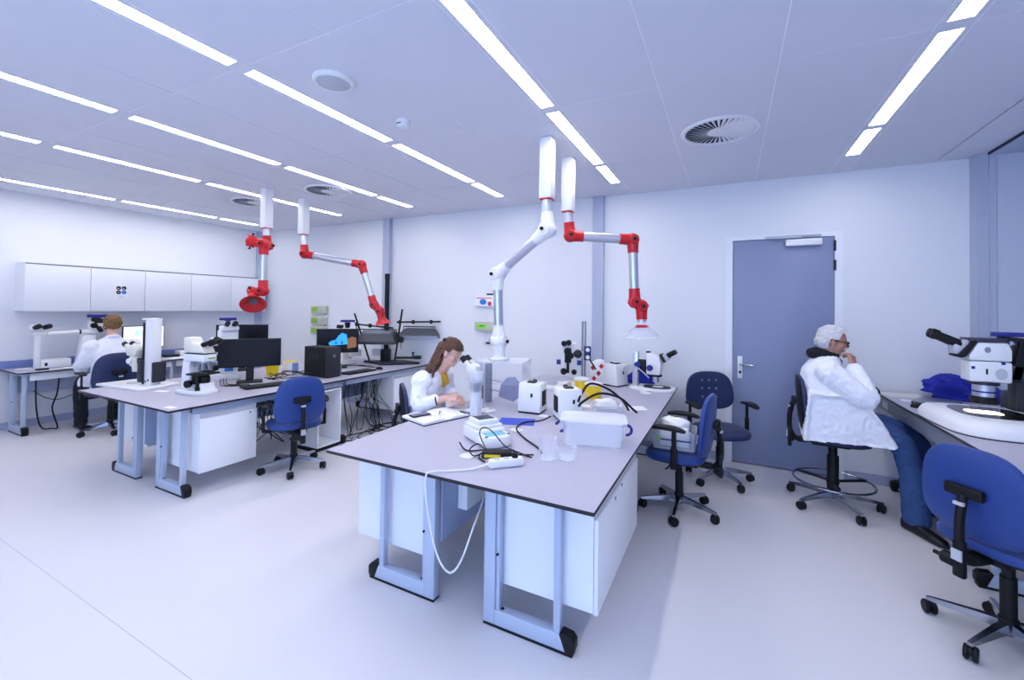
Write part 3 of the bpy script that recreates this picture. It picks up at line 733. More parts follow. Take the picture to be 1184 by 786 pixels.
MB().box((.0, 0, .335), (.25, .13, .07), .012).build('upper_body', M_WPLAS, t)
MB().bx(-.124, .124, -.064, .064, .371, .374).build('seam_gasket', M_DARK, t)
MB().bx(.1255, .127, -.03, .045, .325, .336).build('green_label', M_LABELG, t)
hd = MB().prism([(-.12, .376), (.12, .376), (.09, .43), (.04, .46), (-.03, .47), (-.05, .52), (-.14, .52), (-.14, .42)], -.055, .055, 'y', .010).build('head', M_CREAM, t)
for s in (-1, 1):
    MB().cyl((.07, s*.034, .455), (.17, s*.036, .485), .023, .020, n=16).cyl((.165, s*.036, .483), (.205, s*.036, .495), .026, .023, n=16, bev=.004).build('eyepiece', M_BLACK, hd)

# ---- tall white research microscope behind it
t = thing('research_microscope', 'tall white microscope with blue topped camera, behind the compound microscope', 'microscope', (-5.03, 2.86, ZT), math.radians(-20))
MB().box((0, 0, .03), (.26, .22, .06), .01).build('foot', M_WPLAS, t)
MB().box((.0, 0, .30), (.20, .17, .48), .012).build('tower', M_WPLAS, t)
MB().bx(.1002, .102, -.04, .04, .09, .13).build('front_label', M_LABELB, t)
MB().box((.05, 0, .566), (.20, .16, .05), .01).build('head', M_WPLAS, t)
for s in (-1, 1): MB().cyl((.09, s*.034, .585), (.17, s*.036, .615), .022, n=16).cyl((.165, s*.036, .612), (.21, s*.036, .63), .027, .024, n=16, bev=.004).build('eyepiece', M_BLACK, t)
MB().cyl((-.02, 0, .59), (-.02, 0, .64), .035, n=20).build('camera_port', M_WPLAS, t)
MB().box((-.02, 0, .665), (.07, .16, .03), .006).cyl((-.02, 0, .64), (-.02, 0, .652), .03, n=16).build('camera', M_BPLAS, t)
MB().box((.03, -.125, .42), (.10, .07, .09), .01).build('lamp_arm', M_WPLAS, t)
MB().cyl((.10, -.125, .43), (.15, -.125, .45), .035, n=18, bev=.005).build('side_eyepiece', M_BLACK, t)
for (z, r) in ((.34, .04), (.24, .035), (.13, .03)): MB().cyl((.03, -.087, z), (.03, -.14, z), r, n=20, bev=.006).build('side_knob', M_BLACK, t)
MB().box((.14, .0, .25), (.07, .16, .015), .003).box((.13, 0, .20), (.04, .08, .09), .005).build('stage', M_BLACK, t)

# ---- microscope on the far part of the left bench (blue topped)
t = thing('research_microscope', 'white microscope with blue topped camera behind the picture monitor', 'microscope', (-4.93, 4.44, ZT), math.radians(-18))
MB().box((0, 0, .03), (.24, .20, .06), .01).build('foot', M_WPLAS, t)
MB().box((-.02, 0, .26), (.16, .14, .40), .012).build('tower', M_WPLAS, t)
MB().box((.04, 0, .48), (.20, .14, .06), .012).build('head', M_WPLAS, t)
for s in (-1, 1): MB().cyl((.0, -.05, .52+s*.0), (-.02, -.10-.03*s, .535), .026, n=14, bev=.004).build('eyepiece', M_BLACK, t)
MB().cyl((.04, 0, .51), (.04, 0, .59), .03, .04, n=18).build('camera_port', M_BLACK, t)
MB().box((.04, 0, .61), (.07, .19, .03), .006).build('camera', M_BPLAS, t)
MB().tube([(.04, .09, .60), (.04, .13, .56), (.03, .14, .42), (.05, .12, .3)], .006).build('camera_cable', M_BLACK, t)
MB().ell((.02, .16, .38), (.03, .03, .025)).build('yellow_knob', M_YEL, t)
MB().box((.09, .09, .15), (.12, .16, .10), .01).build('lamp_house', M_WPLAS, t)

# ---- copy stand with two lamp housings
R_ = math.radians(27)
t = thing('copy_stand', 'black copy stand with a tall column and two grey lamp housings on rods', 'copy stand', (-4.44, 4.70, ZT), R_)
MB().prism([(-.33, .10), (.02, -.20), (.52, -.03), (.22, .20)], 0, .035, 'z', .004).build('base_board', M_DARK, t)
MB().cyl((.0, .08, .035), (.0, .08, 1.30), .034, n=24).cyl((0, .08, 1.225), (0, .08, 1.305), .038, n=24).build('column', M_BLACK, t)
MB().box((0, .07, .12), (.13, .11, .17), .01).box((.03, .06, .38), (.09, .10, .12), .01).build('column_clamp', M_BLACK, t)
for (p0, p1) in (((-.45, .02, .72), (-.23, .05, .03)), ((.235, .05, .79), (.13, .08, .03))): MB().cyl(p1, p0, .013, n=12).build('upright_rod', M_BLACK, t)
for (p0, p1, cl_) in (((-.44, .02, .565), (.12, .0, .515), (-.41, -.22, .03)), ((.16, .04, .60), (.80, .04, .615), (.205, .40, .66))):
    rod = MB().cyl(p0, p1, .012, n=12).build('cross_rod', M_BLACK, t)
    for q in cl_:
        f_ = (q-p0[0])/(p1[0]-p0[0]); z = p0[2]+(p1[2]-p0[2])*f_; y = p0[1]+(p1[1]-p0[1])*f_
        MB().box((q, y, z), (.035, .05, .055), .006).cyl((q, y-.02, z), (q, y-.06, z), .012, n=10).build('rod_clamp', M_BLACK, rod)
for (x0, x1, zt, tl) in ((-.37, .20, .46, .30), (.235, .79, .50, -.30)):
    m = MB().at(((x0+x1)/2, -.04 if x0 < 0 else .06, zt-.07), (tl, 0, 0))
    w = (x1-x0)/2
    m.ring([[(-w, -.15, -.06), (w, -.15, -.06), (w, .15, -.06), (-w, .15, -.06)], [(-w*.98, -.15, -.02), (w*.98, -.15, -.02), (w*.98, .15, -.02), (-w*.98, .15, -.02)], [(-w*.8, -.08, .065), (w*.8, -.08, .065), (w*.8, .08, .065), (-w*.8, .08, .065)]])
    hs = m.build('lamp_housing', M_LAMPBOX, t)
    MB().at(((x0+x1)/2, -.04 if x0 < 0 else .06, zt-.07), (tl, 0, 0)).box((0, 0, -.0625), (w*1.85, .27, .004)).build('diffuser', M_DIFF, hs)
    MB().at(((x0+x1)/2, -.04 if x0 < 0 else .06, zt-.07), (tl, 0, 0)).box((0, 0, .072), (w*1.4, .12, .012), .003).build('cooling_plate', M_GREY, hs)
    MB().at(((x0+x1)/2, -.04 if x0 < 0 else .06, zt-.07), (tl, 0, 0)).tube([(-w*.96, 0, .0), (-w*.96, 0, .11), (w*.96, 0, .11), (w*.96, 0, .0)], .008, 8, 0).build('bracket', M_BLACK, hs)
MB().cyl((.14, .06, .08), (.50, .06, .085), .016, n=12).box((.47, .06, .09), (.10, .05, .05), .006).cyl((.40, .06, .09), (.40, .06, .16), .012, n=10).cyl((.40, .06, .15), (.40, .06, .165), .022, n=12).build('side_arm', M_BLACK, t)
MB().box((-.12, .14, .15), (.20, .07, .10), .008).build('white_controller', M_WPLAS, t)
MB().box((.24, -.02, .36), (.07, .06, .10), .008).tube([(.24, -.02, .31), (.245, -.02, .22)], .004).build('hanging_clamp', M_BLACK, t)

# ---- gas and safety panels on the back wall
for i, z in enumerate((1.50, 1.315, 1.145)):
    t = thing('mounted_gauge_box', ('beige box with green label on the back wall, topmost of three', 'beige box with green label on the back wall, middle of three', 'beige box with green label on the back wall, lowest of three')[i], 'wall box', (-6.30, YB, z), 0, 'beige boxes on the back wall')
    MB().bx(-.17, .20, -.055, 0, -.065, .065, .006).build('housing', M_BEIGE, t)
    MB().bx(-.155, .0, -.0575, -.0552, -.04, .04).build('green_label', M_LABELG, t)
    MB().bx(.03, .12, -.0575, -.0552, -.02, .03).build('grey_label', M_LGREY, t)
    MB().tube([(.16, -.03, -.065), (.175, -.03, -.08), (.12, -.02, -.085)], .004).build('loose_cable', M_DARK, t)
t = thing('mounting_plate', 'pale wall plate with a rack of two small boxes behind the white arm', 'wall plate', (-2.94, YB, 1.43))
MB().bx(-.07, .10, -.012, 0, -.35, .35, .003).build('plate', M_WALL, t)
MB().bx(-.03, .08, -.02, -.0125, .325, .345).bx(-.03, .09, -.02, -.0125, -.345, -.32).build('plate_clip', M_DARK, t)
t = thing('mounted_card_box', 'white card box with blue and red print on the wall behind the white arm', 'box', (-2.98, YB-.013, 1.665), 0)
MB().bx(-.15, .14, -.05, 0, -.065, .065, .003).build('box_body', M_PAPER, t)
MB().ell((-.02, -.051, -.005), (.055, .002, .04)).build('blue_print', M_LABELB, t)
MB().ell((.085, -.051, -.03), (.03, .002, .03)).build('red_print', M_LABELR, t)
MB().bx(-.13, .12, -.0512, -.0502, .04, .052).build('red_line', M_LABELR, t)
t = thing('mounted_gauge_box', 'beige box with a green display on the wall behind the white arm', 'wall box', (-2.95, YB-.013, 1.325), 0)
MB().bx(-.18, .16, -.055, 0, -.06, .06, .005).build('housing', M_BEIGE, t)
MB().bx(-.14, .01, -.0575, -.0552, -.025, .025).build('green_display', mat('display_green', (120, 220, 40), .4), t)
MB().bx(-.10, -.03, -.0582, -.0576, .0, .012).build('display_digits', M_DARK, t)

# ---- centre bench: clear box under the white arm
t = thing('clear_hood_box', 'clear acrylic fume box on the centre bench under the white arm', 'fume box', (-1.755, 3.325, ZT), math.radians(14))
th = .004
MB().bx(-.205, .205, .196, .20, 0, .385).build('rear_pane', M_CLEAR, t)
MB().bx(-.205, -.201, -.20, .196, 0, .385).build('side_pane', M_CLEAR, t)
MB().bx(.201, .205, -.20, .196, 0, .385).build('side_pane', M_CLEAR, t)
MB().bx(-.201, .201, -.20, .196, .381, .385).build('top_pane', M_CLEAR, t)
MB().bx(-.201, .201, -.20, -.196, .20, .381).build('front_pane', M_CLEAR, t)
MB().prism([(.0, .10), (.02, .20), (.07, .26), (.14, .27), (.18, .22), (.195, .12), (.13, .06)], -.18, -.176, 'y').build('grey_flap', mat('smoky_acrylic', (120, 128, 170), .2, alpha=.55), t)
MB().tube([(-.18, -.15, .20), (-.12, -.16, .235), (.02, -.17, .22)], .004).tube([(-.19, -.1, .12), (-.1, -.15, .15), (.05, -.17, .13)], .004).build('cable', M_GREY, t)
MB().cyl((-.15, .05, .0), (-.15, .05, .34), .03, n=20).build('steel_post', M_STEEL, t)
t = tag(MB().bx(-1.93, -1.80, 3.03, 3.09, ZT, ZT+.006).build('cutting_mat', M_GREEN), 'green mat lying in front of the clear fume box', 'mat')
def dish(label, x, y, r=.05, h=.012, m=M_WPLAS, z=ZT):
    return tag(MB().lathe([(r*.96, 0), (r, .002), (r, h), (r*.94, h), (r*.93, .003), (.001, .003)], (x, y, z), n=28).build('dish', m), label, 'dish', 'white dishes and discs on the centre bench')
dish('round white dish at the hands of the woman', -1.975, 2.965, .055)
dish('flat white disc under the green mat beside the tall bottle', -1.735, 3.02, .065)
dish('round white disc left of the black power adapter', -1.315, 2.065, .045, .004)
dish('round white disc on the blue paper beside the balance', -1.30, 2.66, .045, .004)
dish('round white ring between the two white lamp boxes', -1.285, 3.09, .04, .006)
dish('pair of round white trays near the far end of the bench, nearer one', -.78, 4.545, .05, .01)
dish('round white tray at the foot of the far stereo microscope', -.74, 4.44, .055, .006)

# woman's microscope
t = thing('stereo_microscope', 'slim stereo microscope the woman looks into', 'microscope', (-1.84, 2.985, ZT), math.radians(2))
MB().box((.02, -.0, .009), (.15, .16, .018), .006).build('base_plate', M_WPLAS, t)
MB().cyl((.05, .05, .018), (.05, .05, .38), .014, n=14).build('post', M_ALU, t)
MB().box((.03, .045, .15), (.05, .05, .12), .01).build('focus_block', M_BLACK, t)
MB().cyl((.0, .0, .17), (.0, .0, .23), .03, .035, n=18).build('objective', M_BLACK, t)
MB().box((.0, .0, .27), (.075, .085, .09), .012).build('zoom_body', M_WPLAS, t)
MB().cyl((-.0, -.045, .27), (-.0, -.062, .27), .022, n=16, bev=.004).build('zoom_knob', M_BLACK, t)
hd = MB().prism([(-.05, .315), (.04, .315), (.03, .36), (-.02, .385), (-.06, .36)], -.05, .05, 'y', .008).build('head', M_WPLAS, t)
for s in (-1, 1):
    MB().cyl((-.03, s*.032, .355), (-.075, s*.032, .40), .019, n=14).build('eyepiece_tube', M_WPLAS, hd)
    MB().cyl((-.072, s*.032, .397), (-.108, s*.032, .433), .026, .024, n=16, bev=.004).build('eyepiece', M_BLACK, t)

# tall bottle
t = thing('measuring_cylinder', 'tall frosted plastic cylinder standing beside the notebook', 'cylinder', (-1.735, 2.83, ZT))
MB().lathe([(.048, 0), (.052, .003), (.047, .02), (.046, .20), (.055, .345), (.052, .345), (.043, .20), (.043, .02), (.001, .015)], n=28).build('cylinder', M_FROST, t)
MB().lathe([(.044, .20), (.048, .26), (.046, .265), (.001, .26)], n=24).build('grey_stopper', mat('smoke_plastic', (110, 114, 140), .4, alpha=.8), t)
MB().lathe([(.041, .016), (.041, .19), (.001, .192)], n=24).build('white_content', M_WPLAS, t)

# notebook with phone and pen
t = thing('notebook', 'open notebook with white pages and dark cover near the woman', 'notebook', (-1.985, 2.66, ZT), math.radians(72))
MB().box((0, 0, .003), (.42, .31, .005), .001).build('cover', mat('navy_cover', (24, 30, 66), .5), t)
for s in (-1, 1):
    rows = []
    for i in range(13):
        u = i/12; x = s*(.004+.198*u); z = .006+.022*(math.sin(min(1, u*1.6)*PI*.5))*(1-.55*u)
        rows.append([(x, -.147, .0056), (x, .147, .0056), (x, .147, z+.004), (x, -.147, z+.004)])
    MB().ring(rows).build('page_block', M_PAPER, t)
t = thing('phone', 'dark phone lying on the near page of the notebook', 'phone', (-2.06, 2.565, ZT+.0262), math.radians(-22))
MB().box((0, 0, .005), (.075, .15, .009), .004).build('case', M_BLACK, t)
MB().bx(-.034, .034, -.07, .07, .0096, .0103).build('screen', mat('phone_glass', (50, 48, 92), .12), t)
def pen(label, p0, p1, m):
    a, b = Vector(p0), Vector(p1); d = (b-a).normalized()
    t = thing('pen', label, 'pen', p0, 0, 'pens near the notebook')
    MB().cyl((0, 0, 0), (b-a)*.85, .0045, n=10).build('barrel', m, t); MB().cyl((b-a)*.85, b-a, .0045, .001, n=10).build('tip', M_STEEL, t)
pen('black pen lying in the fold of the notebook', (-1.99, 2.72, ZT+.034), (-1.935, 2.63, ZT+.031), M_BLACK)
pen('dark pen lying on the bench behind the notebook', (-2.0, 2.90, ZT+.006), (-1.87, 2.86, ZT+.006), M_DARK)
pen('black pen lying at the end of the notebook', (-1.83, 2.76, ZT+.04), (-1.79, 2.86, ZT+.006), M_BLACK)

# balance
t = thing('lab_balance', 'white lab balance with a blue display on the centre bench', 'balance', (-1.375, 2.375, ZT), math.radians(-32))
MB().box((-.03, 0, .045), (.20, .21, .075), .014).build('base', M_WPLAS, t)
MB().ring([[(.11+x*k, y*k, z) for x, y in superell(.085, .105, 32, 2.6)] for z, k in ((.006, .95), (.015, 1), (.05, .98), (.062, .9), (.066, .5), (.066, .05))]).build('front_panel', M_WPLAS, t)
MB().box((.11, 0, .0675), (.07, .13, .003), .001, rot=(0, .0, 0)).build('display', mat('lcd_cyan', (120, 196, 226), .25), t)
for y in (-.075, .078): MB().cyl((.145, y, .063), (.145, y, .069), .009, n=12).build('key', M_GREY, t)
MB().box((-.04, 0, .0935), (.17, .19, .02), .008).box((-.04, 0, .118), (.14, .15, .03), .008).build('draft_frame', M_WPLAS, t)
MB().box((-.04, 0, .1345), (.10, .11, .003), .001).build('weighing_pan', mat('dark_pan', (64, 64, 90), .35, metal=.4), t)
# paper
tag(MB().at((-1.395, 2.86, ZT+.0006), (0, 0, .35)).box((0, 0, 0), (.26, .19, .001)).build('blue_sheet', mat('blue_print_paper', (64, 84, 196), .6)), 'blue printed sheet behind the lab balance', 'sheet of paper')
# adapter with cable
t = thing('power_adapter', 'black power adapter with yellow label and coiled cable beside the power strip', 'power adapter', (-1.16, 2.13, ZT), math.radians(24))
MB().box((0, 0, .02), (.17, .07, .038), .006).build('brick', M_BLACK, t)
MB().bx(-.07, .02, -.0362, -.0352, .010, .026).build('yellow_label', M_YEL, t)
MB().tube([(-.085, 0, .02), (-.13, -.02, .012), (-.16, .03, .03), (-.12, .07, .05), (-.08, .04, .03), (-.10, -.03, .01), (-.06, -.09, .006)], .004).build('coiled_lead', M_BLACK, t)
MB().tube([(.085, .0, .02), (.13, .02, .012), (.17, .04, .006), (.205, .045, .006)], .0045).build('output_lead', M_BLACK, t)
# power strip
t = thing('power_strip', 'white power strip lying near the front edge of the centre bench', 'power strip', (-1.055, 2.035, ZT), math.radians(44))
MB().box((0, 0, .022), (.19, .055, .043), .012).build('housing', M_WPLAS, t)
for x in (-.05, .0): MB().cyl((x, 0, .0432), (x, 0, .0442), .018, n=20).build('socket', M_LGREY, t)
MB().cyl((.05, 0, .0436), (.05, 0, .068), .017, .015, n=16).build('black_plug', M_BLACK, t)
cable('power_cable', 'white cable running over the front edge of the centre bench in a loop', [(-1.125, 1.966, ZT+.022), (-1.18, 1.90, ZT+.008), (-1.26, 1.83, ZT+.007), (-1.335, 1.757, ZT+.011), (-1.352, 1.738, .742), (-1.335, 1.72, .65), (-1.285, 1.715, .46), (-1.24, 1.72, .355), (-1.18, 1.72, .325), (-1.13, 1.73, .39), (-1.115, 1.80, .50), (-1.16, 2.0, .60), (-1.28, 2.2, .62), (-1.322, 2.3, .62)], .0048, M_WPLAS)
cable('power_cable', 'black cable curving from the lamp box to the beakers', [(-1.19, 3.02, ZT+.03), (-1.24, 2.95, ZT+.008), (-1.33, 2.84, ZT+.006), (-1.30, 2.66, ZT+.012), (-1.18, 2.52, ZT+.006), (-1.02, 2.38, ZT+.006), (-.965, 2.31, ZT+.006)], .0055)
cable('power_cable', 'black cable running from behind the balance toward the beakers', [(-1.44, 2.17, ZT+.03), (-1.36, 2.13, ZT+.006), (-1.25, 2.19, ZT+.012), (-1.12, 2.22, ZT+.02), (-1.02, 2.22, ZT+.006), (-.985, 2.21, ZT+.005)], .0045)
cable('power_cable', 'thin black cable looped over the balance down to the power strip', [(-1.20, 2.075, ZT+.05), (-1.30, 2.17, ZT+.10), (-1.315, 2.23, ZT+.12), (-1.245, 2.21, ZT+.118), (-1.12, 2.14, ZT+.07), (-1.03, 2.08, ZT+.075)], .0035)
# beakers
def beaker(label, x, y, r, h):
    t = tag(MB().lathe([(r*.93, 0), (r, .004), (r, h-.004), (r*1.06, h), (r*.98, h-.002), (r*.955, h-.008), (r*.955, .006), (.001, .005)], (x, y, ZT), n=32).build('beaker', M_GLASS), label, 'beaker', 'glass beakers')
    return t
beaker('taller glass beaker beside the clear plastic box', -.905, 2.25, .048, .12)
beaker('lower wide glass beaker, nearer the right bench edge', -.808, 2.30, .052, .075)
# clear plastic box
t = thing('plastic_box', 'frosted plastic storage box with blue clips on the centre bench', 'storage box', (-.765, 2.67, ZT), math.radians(17))
def rr(sx, sy, z, e=7): return [(x, y, z) for x, y in superell(sx, sy, 40, e)]
MB().ring([rr(.17, .105, .003), rr(.175, .11, 0.0), rr(.19, .122, .13), rr(.205, .135, .133), rr(.205, .135, .15), rr(.20, .13, .15), rr(.183, .117, .135), rr(.168, .104, .006)]).build('tub', M_FROST, t)
MB().ring([rr(.207, .137, .1505), rr(.207, .137, .157), rr(.19, .12, .161)]).build('lid', M_FROST, t)
for s in (-1, 1): MB().torus((s*.203, -.03, .095), .030, .009, axis=(0, 1, 0), n=20, a0=PI*.1, a1=PI*1.55).build('clip', M_BPLAS, t)
# white cold light sources
def lamp_box(label, x, y, rz, w=.17, d=.20, h=.235, gs=1):
    t = thing('light_source', label, 'light source', (x, y, ZT), rz, 'white cold light sources')
    MB().prism([(-d/2, .012), (d/2, .012), (d/2-.02, h), (-d/2+.02, h)], -w/2, w/2, 'y', .010).build('housing', M_WPLAS, t)
    MB().box((0, 0, .006), (d*.96, w*.94, .011), .003).build('base', M_BLACK, t)
    MB().box((0, (w/2+.002)*gs, h*.5), (.10, .004, .12), .001).build('rear_grille', M_BLACK, t)
    MB().box((.02, 0, h+.006), (.06, .07, .012), .004).cyl((-.05, 0, h), (-.05, 0, h+.014), .018, n=16).build('top_handle', M_DARK, t)
    MB().box((d/2-.008, .02, h*.62), (.008, .016, .03), .002).build('switch', M_BLACK, t)
    return t
lamp_box('white light source box near the woman, left of its twin', -1.425, 3.21, math.radians(-85), .19)
lamp_box('white light source box with two black light guides, behind the plastic box', -1.10, 3.13, math.radians(-52), .18, gs=-1)
lamp_box('white light source box by the back wall beside the blue cloth', -1.115, 4.74, math.radians(-24), .20)
for i, (lab, pts) in enumerate((('black gooseneck light guide, the higher arching one of two', [(-1.0, 3.09, ZT+.145), (-.99, 3.13, ZT+.20), (-.96, 3.27, ZT+.258), (-.86, 3.42, ZT+.20), (-.77, 3.53, ZT+.10), (-.735, 3.585, ZT+.02)]),
                                ('black gooseneck light guide, the lower one of two', [(-.985, 3.05, ZT+.12), (-.96, 3.08, ZT+.155), (-.88, 3.24, ZT+.195), (-.76, 3.38, ZT+.15), (-.68, 3.46, ZT+.06), (-.655, 3.49, ZT+.03)]))):
    t = thing('light_guide', lab, 'light guide', pts[0], 0, 'gooseneck light guides')
    q = [Vector(p)-Vector(pts[0]) for p in pts]
    MB().tube(q, .009, 10, 8).build('gooseneck', M_BLACK, t); MB().cyl(q[-1], q[-1]+(q[-1]-q[-2]).normalized()*.015, .010, .007, n=12).build('tip', M_DARK, t)
# tissue tray
t = thing('tissue_tray', 'low tray of crumpled tissues behind the plastic box', 'tray', (-.90, 3.52, ZT), math.radians(20))
MB().ring([rr(.12, .075, .0, 6), rr(.125, .08, .002, 6), rr(.13, .085, .055, 6), rr(.127, .082, .055, 6), rr(.12, .076, .006, 6)]).build('tray', M_FROST, t)
def crumple(name, parent, c, r, m, seed, n=24, amp=.28, fq=9):
    b = bmesh.new(); bmesh.ops.create_icosphere(b, subdivisions=4, radius=1)
    for v in b.verts:
        q = v.co.copy(); k = 1+amp*noise.turbulence(q*fq*.12+Vector((seed, 0, 0)), 4, False)-amp*.5 + amp*.5*abs(noise.noise(q*fq*.3+Vector((0, seed, 0))))
        v.co = Vector((q.x*r[0]*k+c[0], q.y*r[1]*k+c[1], max(q.z*r[2]*k+c[2], c[2]-r[2]*.55)))
    return MB().bm(b).build(name, m, parent, sharp=70)
crumple('tissues', t, (0, 0, .055), (.105, .065, .055), M_PAPER, 3)
tag(MB().at((-1.07, 3.62, ZT+.0012), (0, 0, .3)).box((0, 0, 0), (.20, .11, .002)).build('card', M_CARD), 'off white card lying in front of the near yellow bin', 'card')
tag(MB().at((-.69, 3.72, ZT+.0012), (0, 0, .5)).box((0, 0, 0), (.16, .10, .002)).box((.02, .05, .002), (.12, .08, .002)).build('paper_sheets', M_PAPER), 'white papers near the right edge beside the tissue tray', 'paper')
t = thing('tape_holder', 'small black clip lying beside the near yellow bin', 'clip', (-1.02, 3.86, ZT)); MB().box((0, 0, .012), (.08, .04, .022), .006).build('body', M_BLACK, t); MB().cyl((0, -.021, .014), (0, -.026, .014), .008, n=10).build('button', M_GREY, t)
# red and white carton, blue cloth
t = thing('carton', 'white carton with red diamonds by the back wall', 'box', (-1.35, 4.86, ZT), math.radians(12))
MB().box((0, 0, .11), (.15, .18, .22), .004).build('box_body', M_PAPER, t)
m = MB()
for (x, z) in ((-.045, .17), (.02, .11), (.05, .19), (-.03, .05)): m.prism([(x-.028, z), (x, z-.032), (x+.028, z), (x, z+.032)], -.0912, -.0902, 'y')
m.build('red_print', M_RED, t)
crumple('tissue', t, (0.02, .0, .23), (.07, .06, .03), M_PAPER, 8)
tag(crumple('cloth', None, (-.87, 4.94, ZT+.075), (.16, .055, .125), M_BCLOTH, 5, amp=.4, fq=12), 'crumpled blue cloth behind the far stereo microscope', 'cloth')
# small stand left of yellow bin
tag(MB().prism([(-.16, 0), (.14, 0), (.14, .10), (.06, .09), (-.02, .035), (-.16, .03)], -.07, .07, 'y', .006).at().build('wedge_rest', M_WPLAS, None, loc=(-1.58, 4.15, ZT)), 'low white wedge rest behind the lamp boxes', 'rest')
# rear microscope with double rods
t = thing('boom_microscope', 'white and black microscope with twin chrome rods and twin lamps, by the back wall', 'microscope', (-1.52, 4.46, ZT), math.radians(22))
MB().box((0, 0, .014), (.30, .26, .028), .006).build('base_plate', M_WPLAS, t)
for x in (.115, .145): MB().cyl((x, .06, .028), (x, .06, .70), .011, n=14).build('chrome_rod', M_STEEL, t)
MB().box((-.03, .03, .30), (.17, .10, .33), .012).build('body', M_WPLAS, t)
MB().box((.06, .05, .33), (.16, .06, .08), .01).build('boom', M_WPLAS, t)
MB().box((-.045, -.024, .33), (.07, .03, .16), .008).box((-.045, -.024, .20), (.03, .02, .12), .004).build('black_front', M_BLACK, t)
for (x, z, r) in ((-.09, .46, .03), (-.04, .47, .03), (-.05, .375, .04), (-.02, .33, .035), (-.09, .16, .035), (.02, .155, .028)): MB().cyl((x, -.021, z), (x, -.07, z), r, n=16, bev=.006).build('black_knob', M_BLACK, t)
MB().box((-.145, 0, .255), (.045, .05, .05), .005).build('blue_knob', M_BPLAS, t); MB().box((.075, -.03, .255), (.04, .05, .05), .005).build('blue_knob', M_BPLAS, t)
lm = MB().box((.165, .01, .355), (.075, .07, .15), .008).build('twin_lamp', mat('navy_enamel', (30, 42, 96), .4), t)
for z in (.395, .315): MB().cyl((.165, -.026, z), (.165, -.031, z), .022, n=20).build('lamp_lens', mat('lamp_lens', (235, 240, 250), .2), lm)
MB().cyl((.19, -.02, .29), (.25, -.06, .19), .009, n=10).build('lever', M_BLACK, t)
MB().ell((.06, -.03, .35), (.045, .04, .045)).build('globe_knob', M_DARK, t)
cable('power_cable', 'white cable lying left of the twin lamp microscope', [(-1.71, 4.28, ZT+.006), (-1.77, 4.25, ZT+.006), (-1.86, 4.32, ZT+.006), (-1.96, 4.5, ZT+.006), (-2.03, 4.7, ZT+.006)], .006, M_WPLAS)
# far stereo microscope
t = thing('stereo_microscope', 'white stereo microscope with blue knobs at the far right end of the centre bench', 'microscope', (-.83, 4.72, ZT), math.radians(-4))
MB().ring([[(x*k+.11, y*k, z) for x, y in superell(.23, .15, 40, 3.5)] for z, k in ((0, .97), (.004, 1), (.022, 1), (.028, .95), (.0282, .3))]).build('base_plate', M_WPLAS, t)
MB().ring([[(x*k+.16, y*k, z) for x, y in superell(.14, .11, 36, 2.5)] for z, k in ((.0284, 1), (.032, .98), (.0322, .4))]).build('black_stage', M_BLACK, t)
MB().cyl((.17, 0, .0324), (.17, 0, .035), .055, n=28).build('stage_disc', M_PAPER, t)
MB().box((-.06, 0, .205), (.055, .075, .36), .004).build('column', M_ALU, t)
MB().box((.005, 0, .24), (.09, .07, .13), .008).build('focus_block', M_BLACK, t)
MB().cyl((-.03, -.036, .25), (-.03, -.07, .25), .035, n=20, bev=.006).build('blue_knob', M_BPLAS, t)
b_ = MB().prism([(.06, .16), (.20, .16), (.21, .28), (.19, .36), (.10, .385), (.06, .38)], -.055, .055, 'y', .010).build('zoom_body', M_WPLAS, t)
MB().cyl((.10, -.056, .23), (.10, -.085, .23), .032, n=20, bev=.006).build('blue_zoom_knob', M_BPLAS, t)
MB().cyl((.15, 0, .158), (.15, 0, .14), .06, n=24).build('black_ring', M_BLACK, b_)
MB().cyl((.15, 0, .14), (.15, 0, .08), .033, n=24).build('objective', M_ALU, b_)
MB().prism([(.19, .375), (.235, .29), (.255, .30), (.21, .385)], -.052, .052, 'y', .003).build('black_collar', M_BLACK, b_)
MB().prism([(.215, .372), (.257, .305), (.30, .34), (.25, .385)], -.045, .045, 'y', .006).build('eye_head', M_LGREY, b_)
for s in (-1, 1): MB().cyl((.27, s*.032, .365), (.345, s*.032, .41), .027, .025, n=18, bev=.005).build('eyepiece', M_BLACK, t)
MB().cyl((.07, 0, .381), (.07, 0, .397), .022, n=16).build('top_plug', M_BLACK, t)
MB().tube([(-.17, -.10, .21), (-.10, -.12, .25), (.0, -.12, .22), (.10, -.09, .13)], .007, 8).build('light_guide', M_LGREY, t)

# clear bag box on the chair by the bench
t = thing('supply_box', 'clear box with white packs and a blue strap on the blue chair seat', 'box', (-.385, 3.68, .502), math.radians(4))
MB().ring([rr(.15, .12, .004, 8), rr(.155, .125, 0, 8), rr(.165, .135, .15, 8), rr(.162, .132, .15, 8), rr(.15, .12, .006, 8)]).build('clear_tub', M_FROST, t)
MB().box((.0, 0, .09), (.22, .18, .15), .02).build('white_packs', M_PAPER, t)
crumple('paper_wad', t, (0, 0, .175), (.12, .09, .06), M_PAPER, 12)
MB().bx(-.10, .12, -.1385, -.1365, .075, .085).build('blue_strap', M_BPLAS, t)
MB().cyl((-.11, -.137, .085), (-.11, -.140, .085), .015, n=14).build('yellow_sticker', M_LABELG, t)

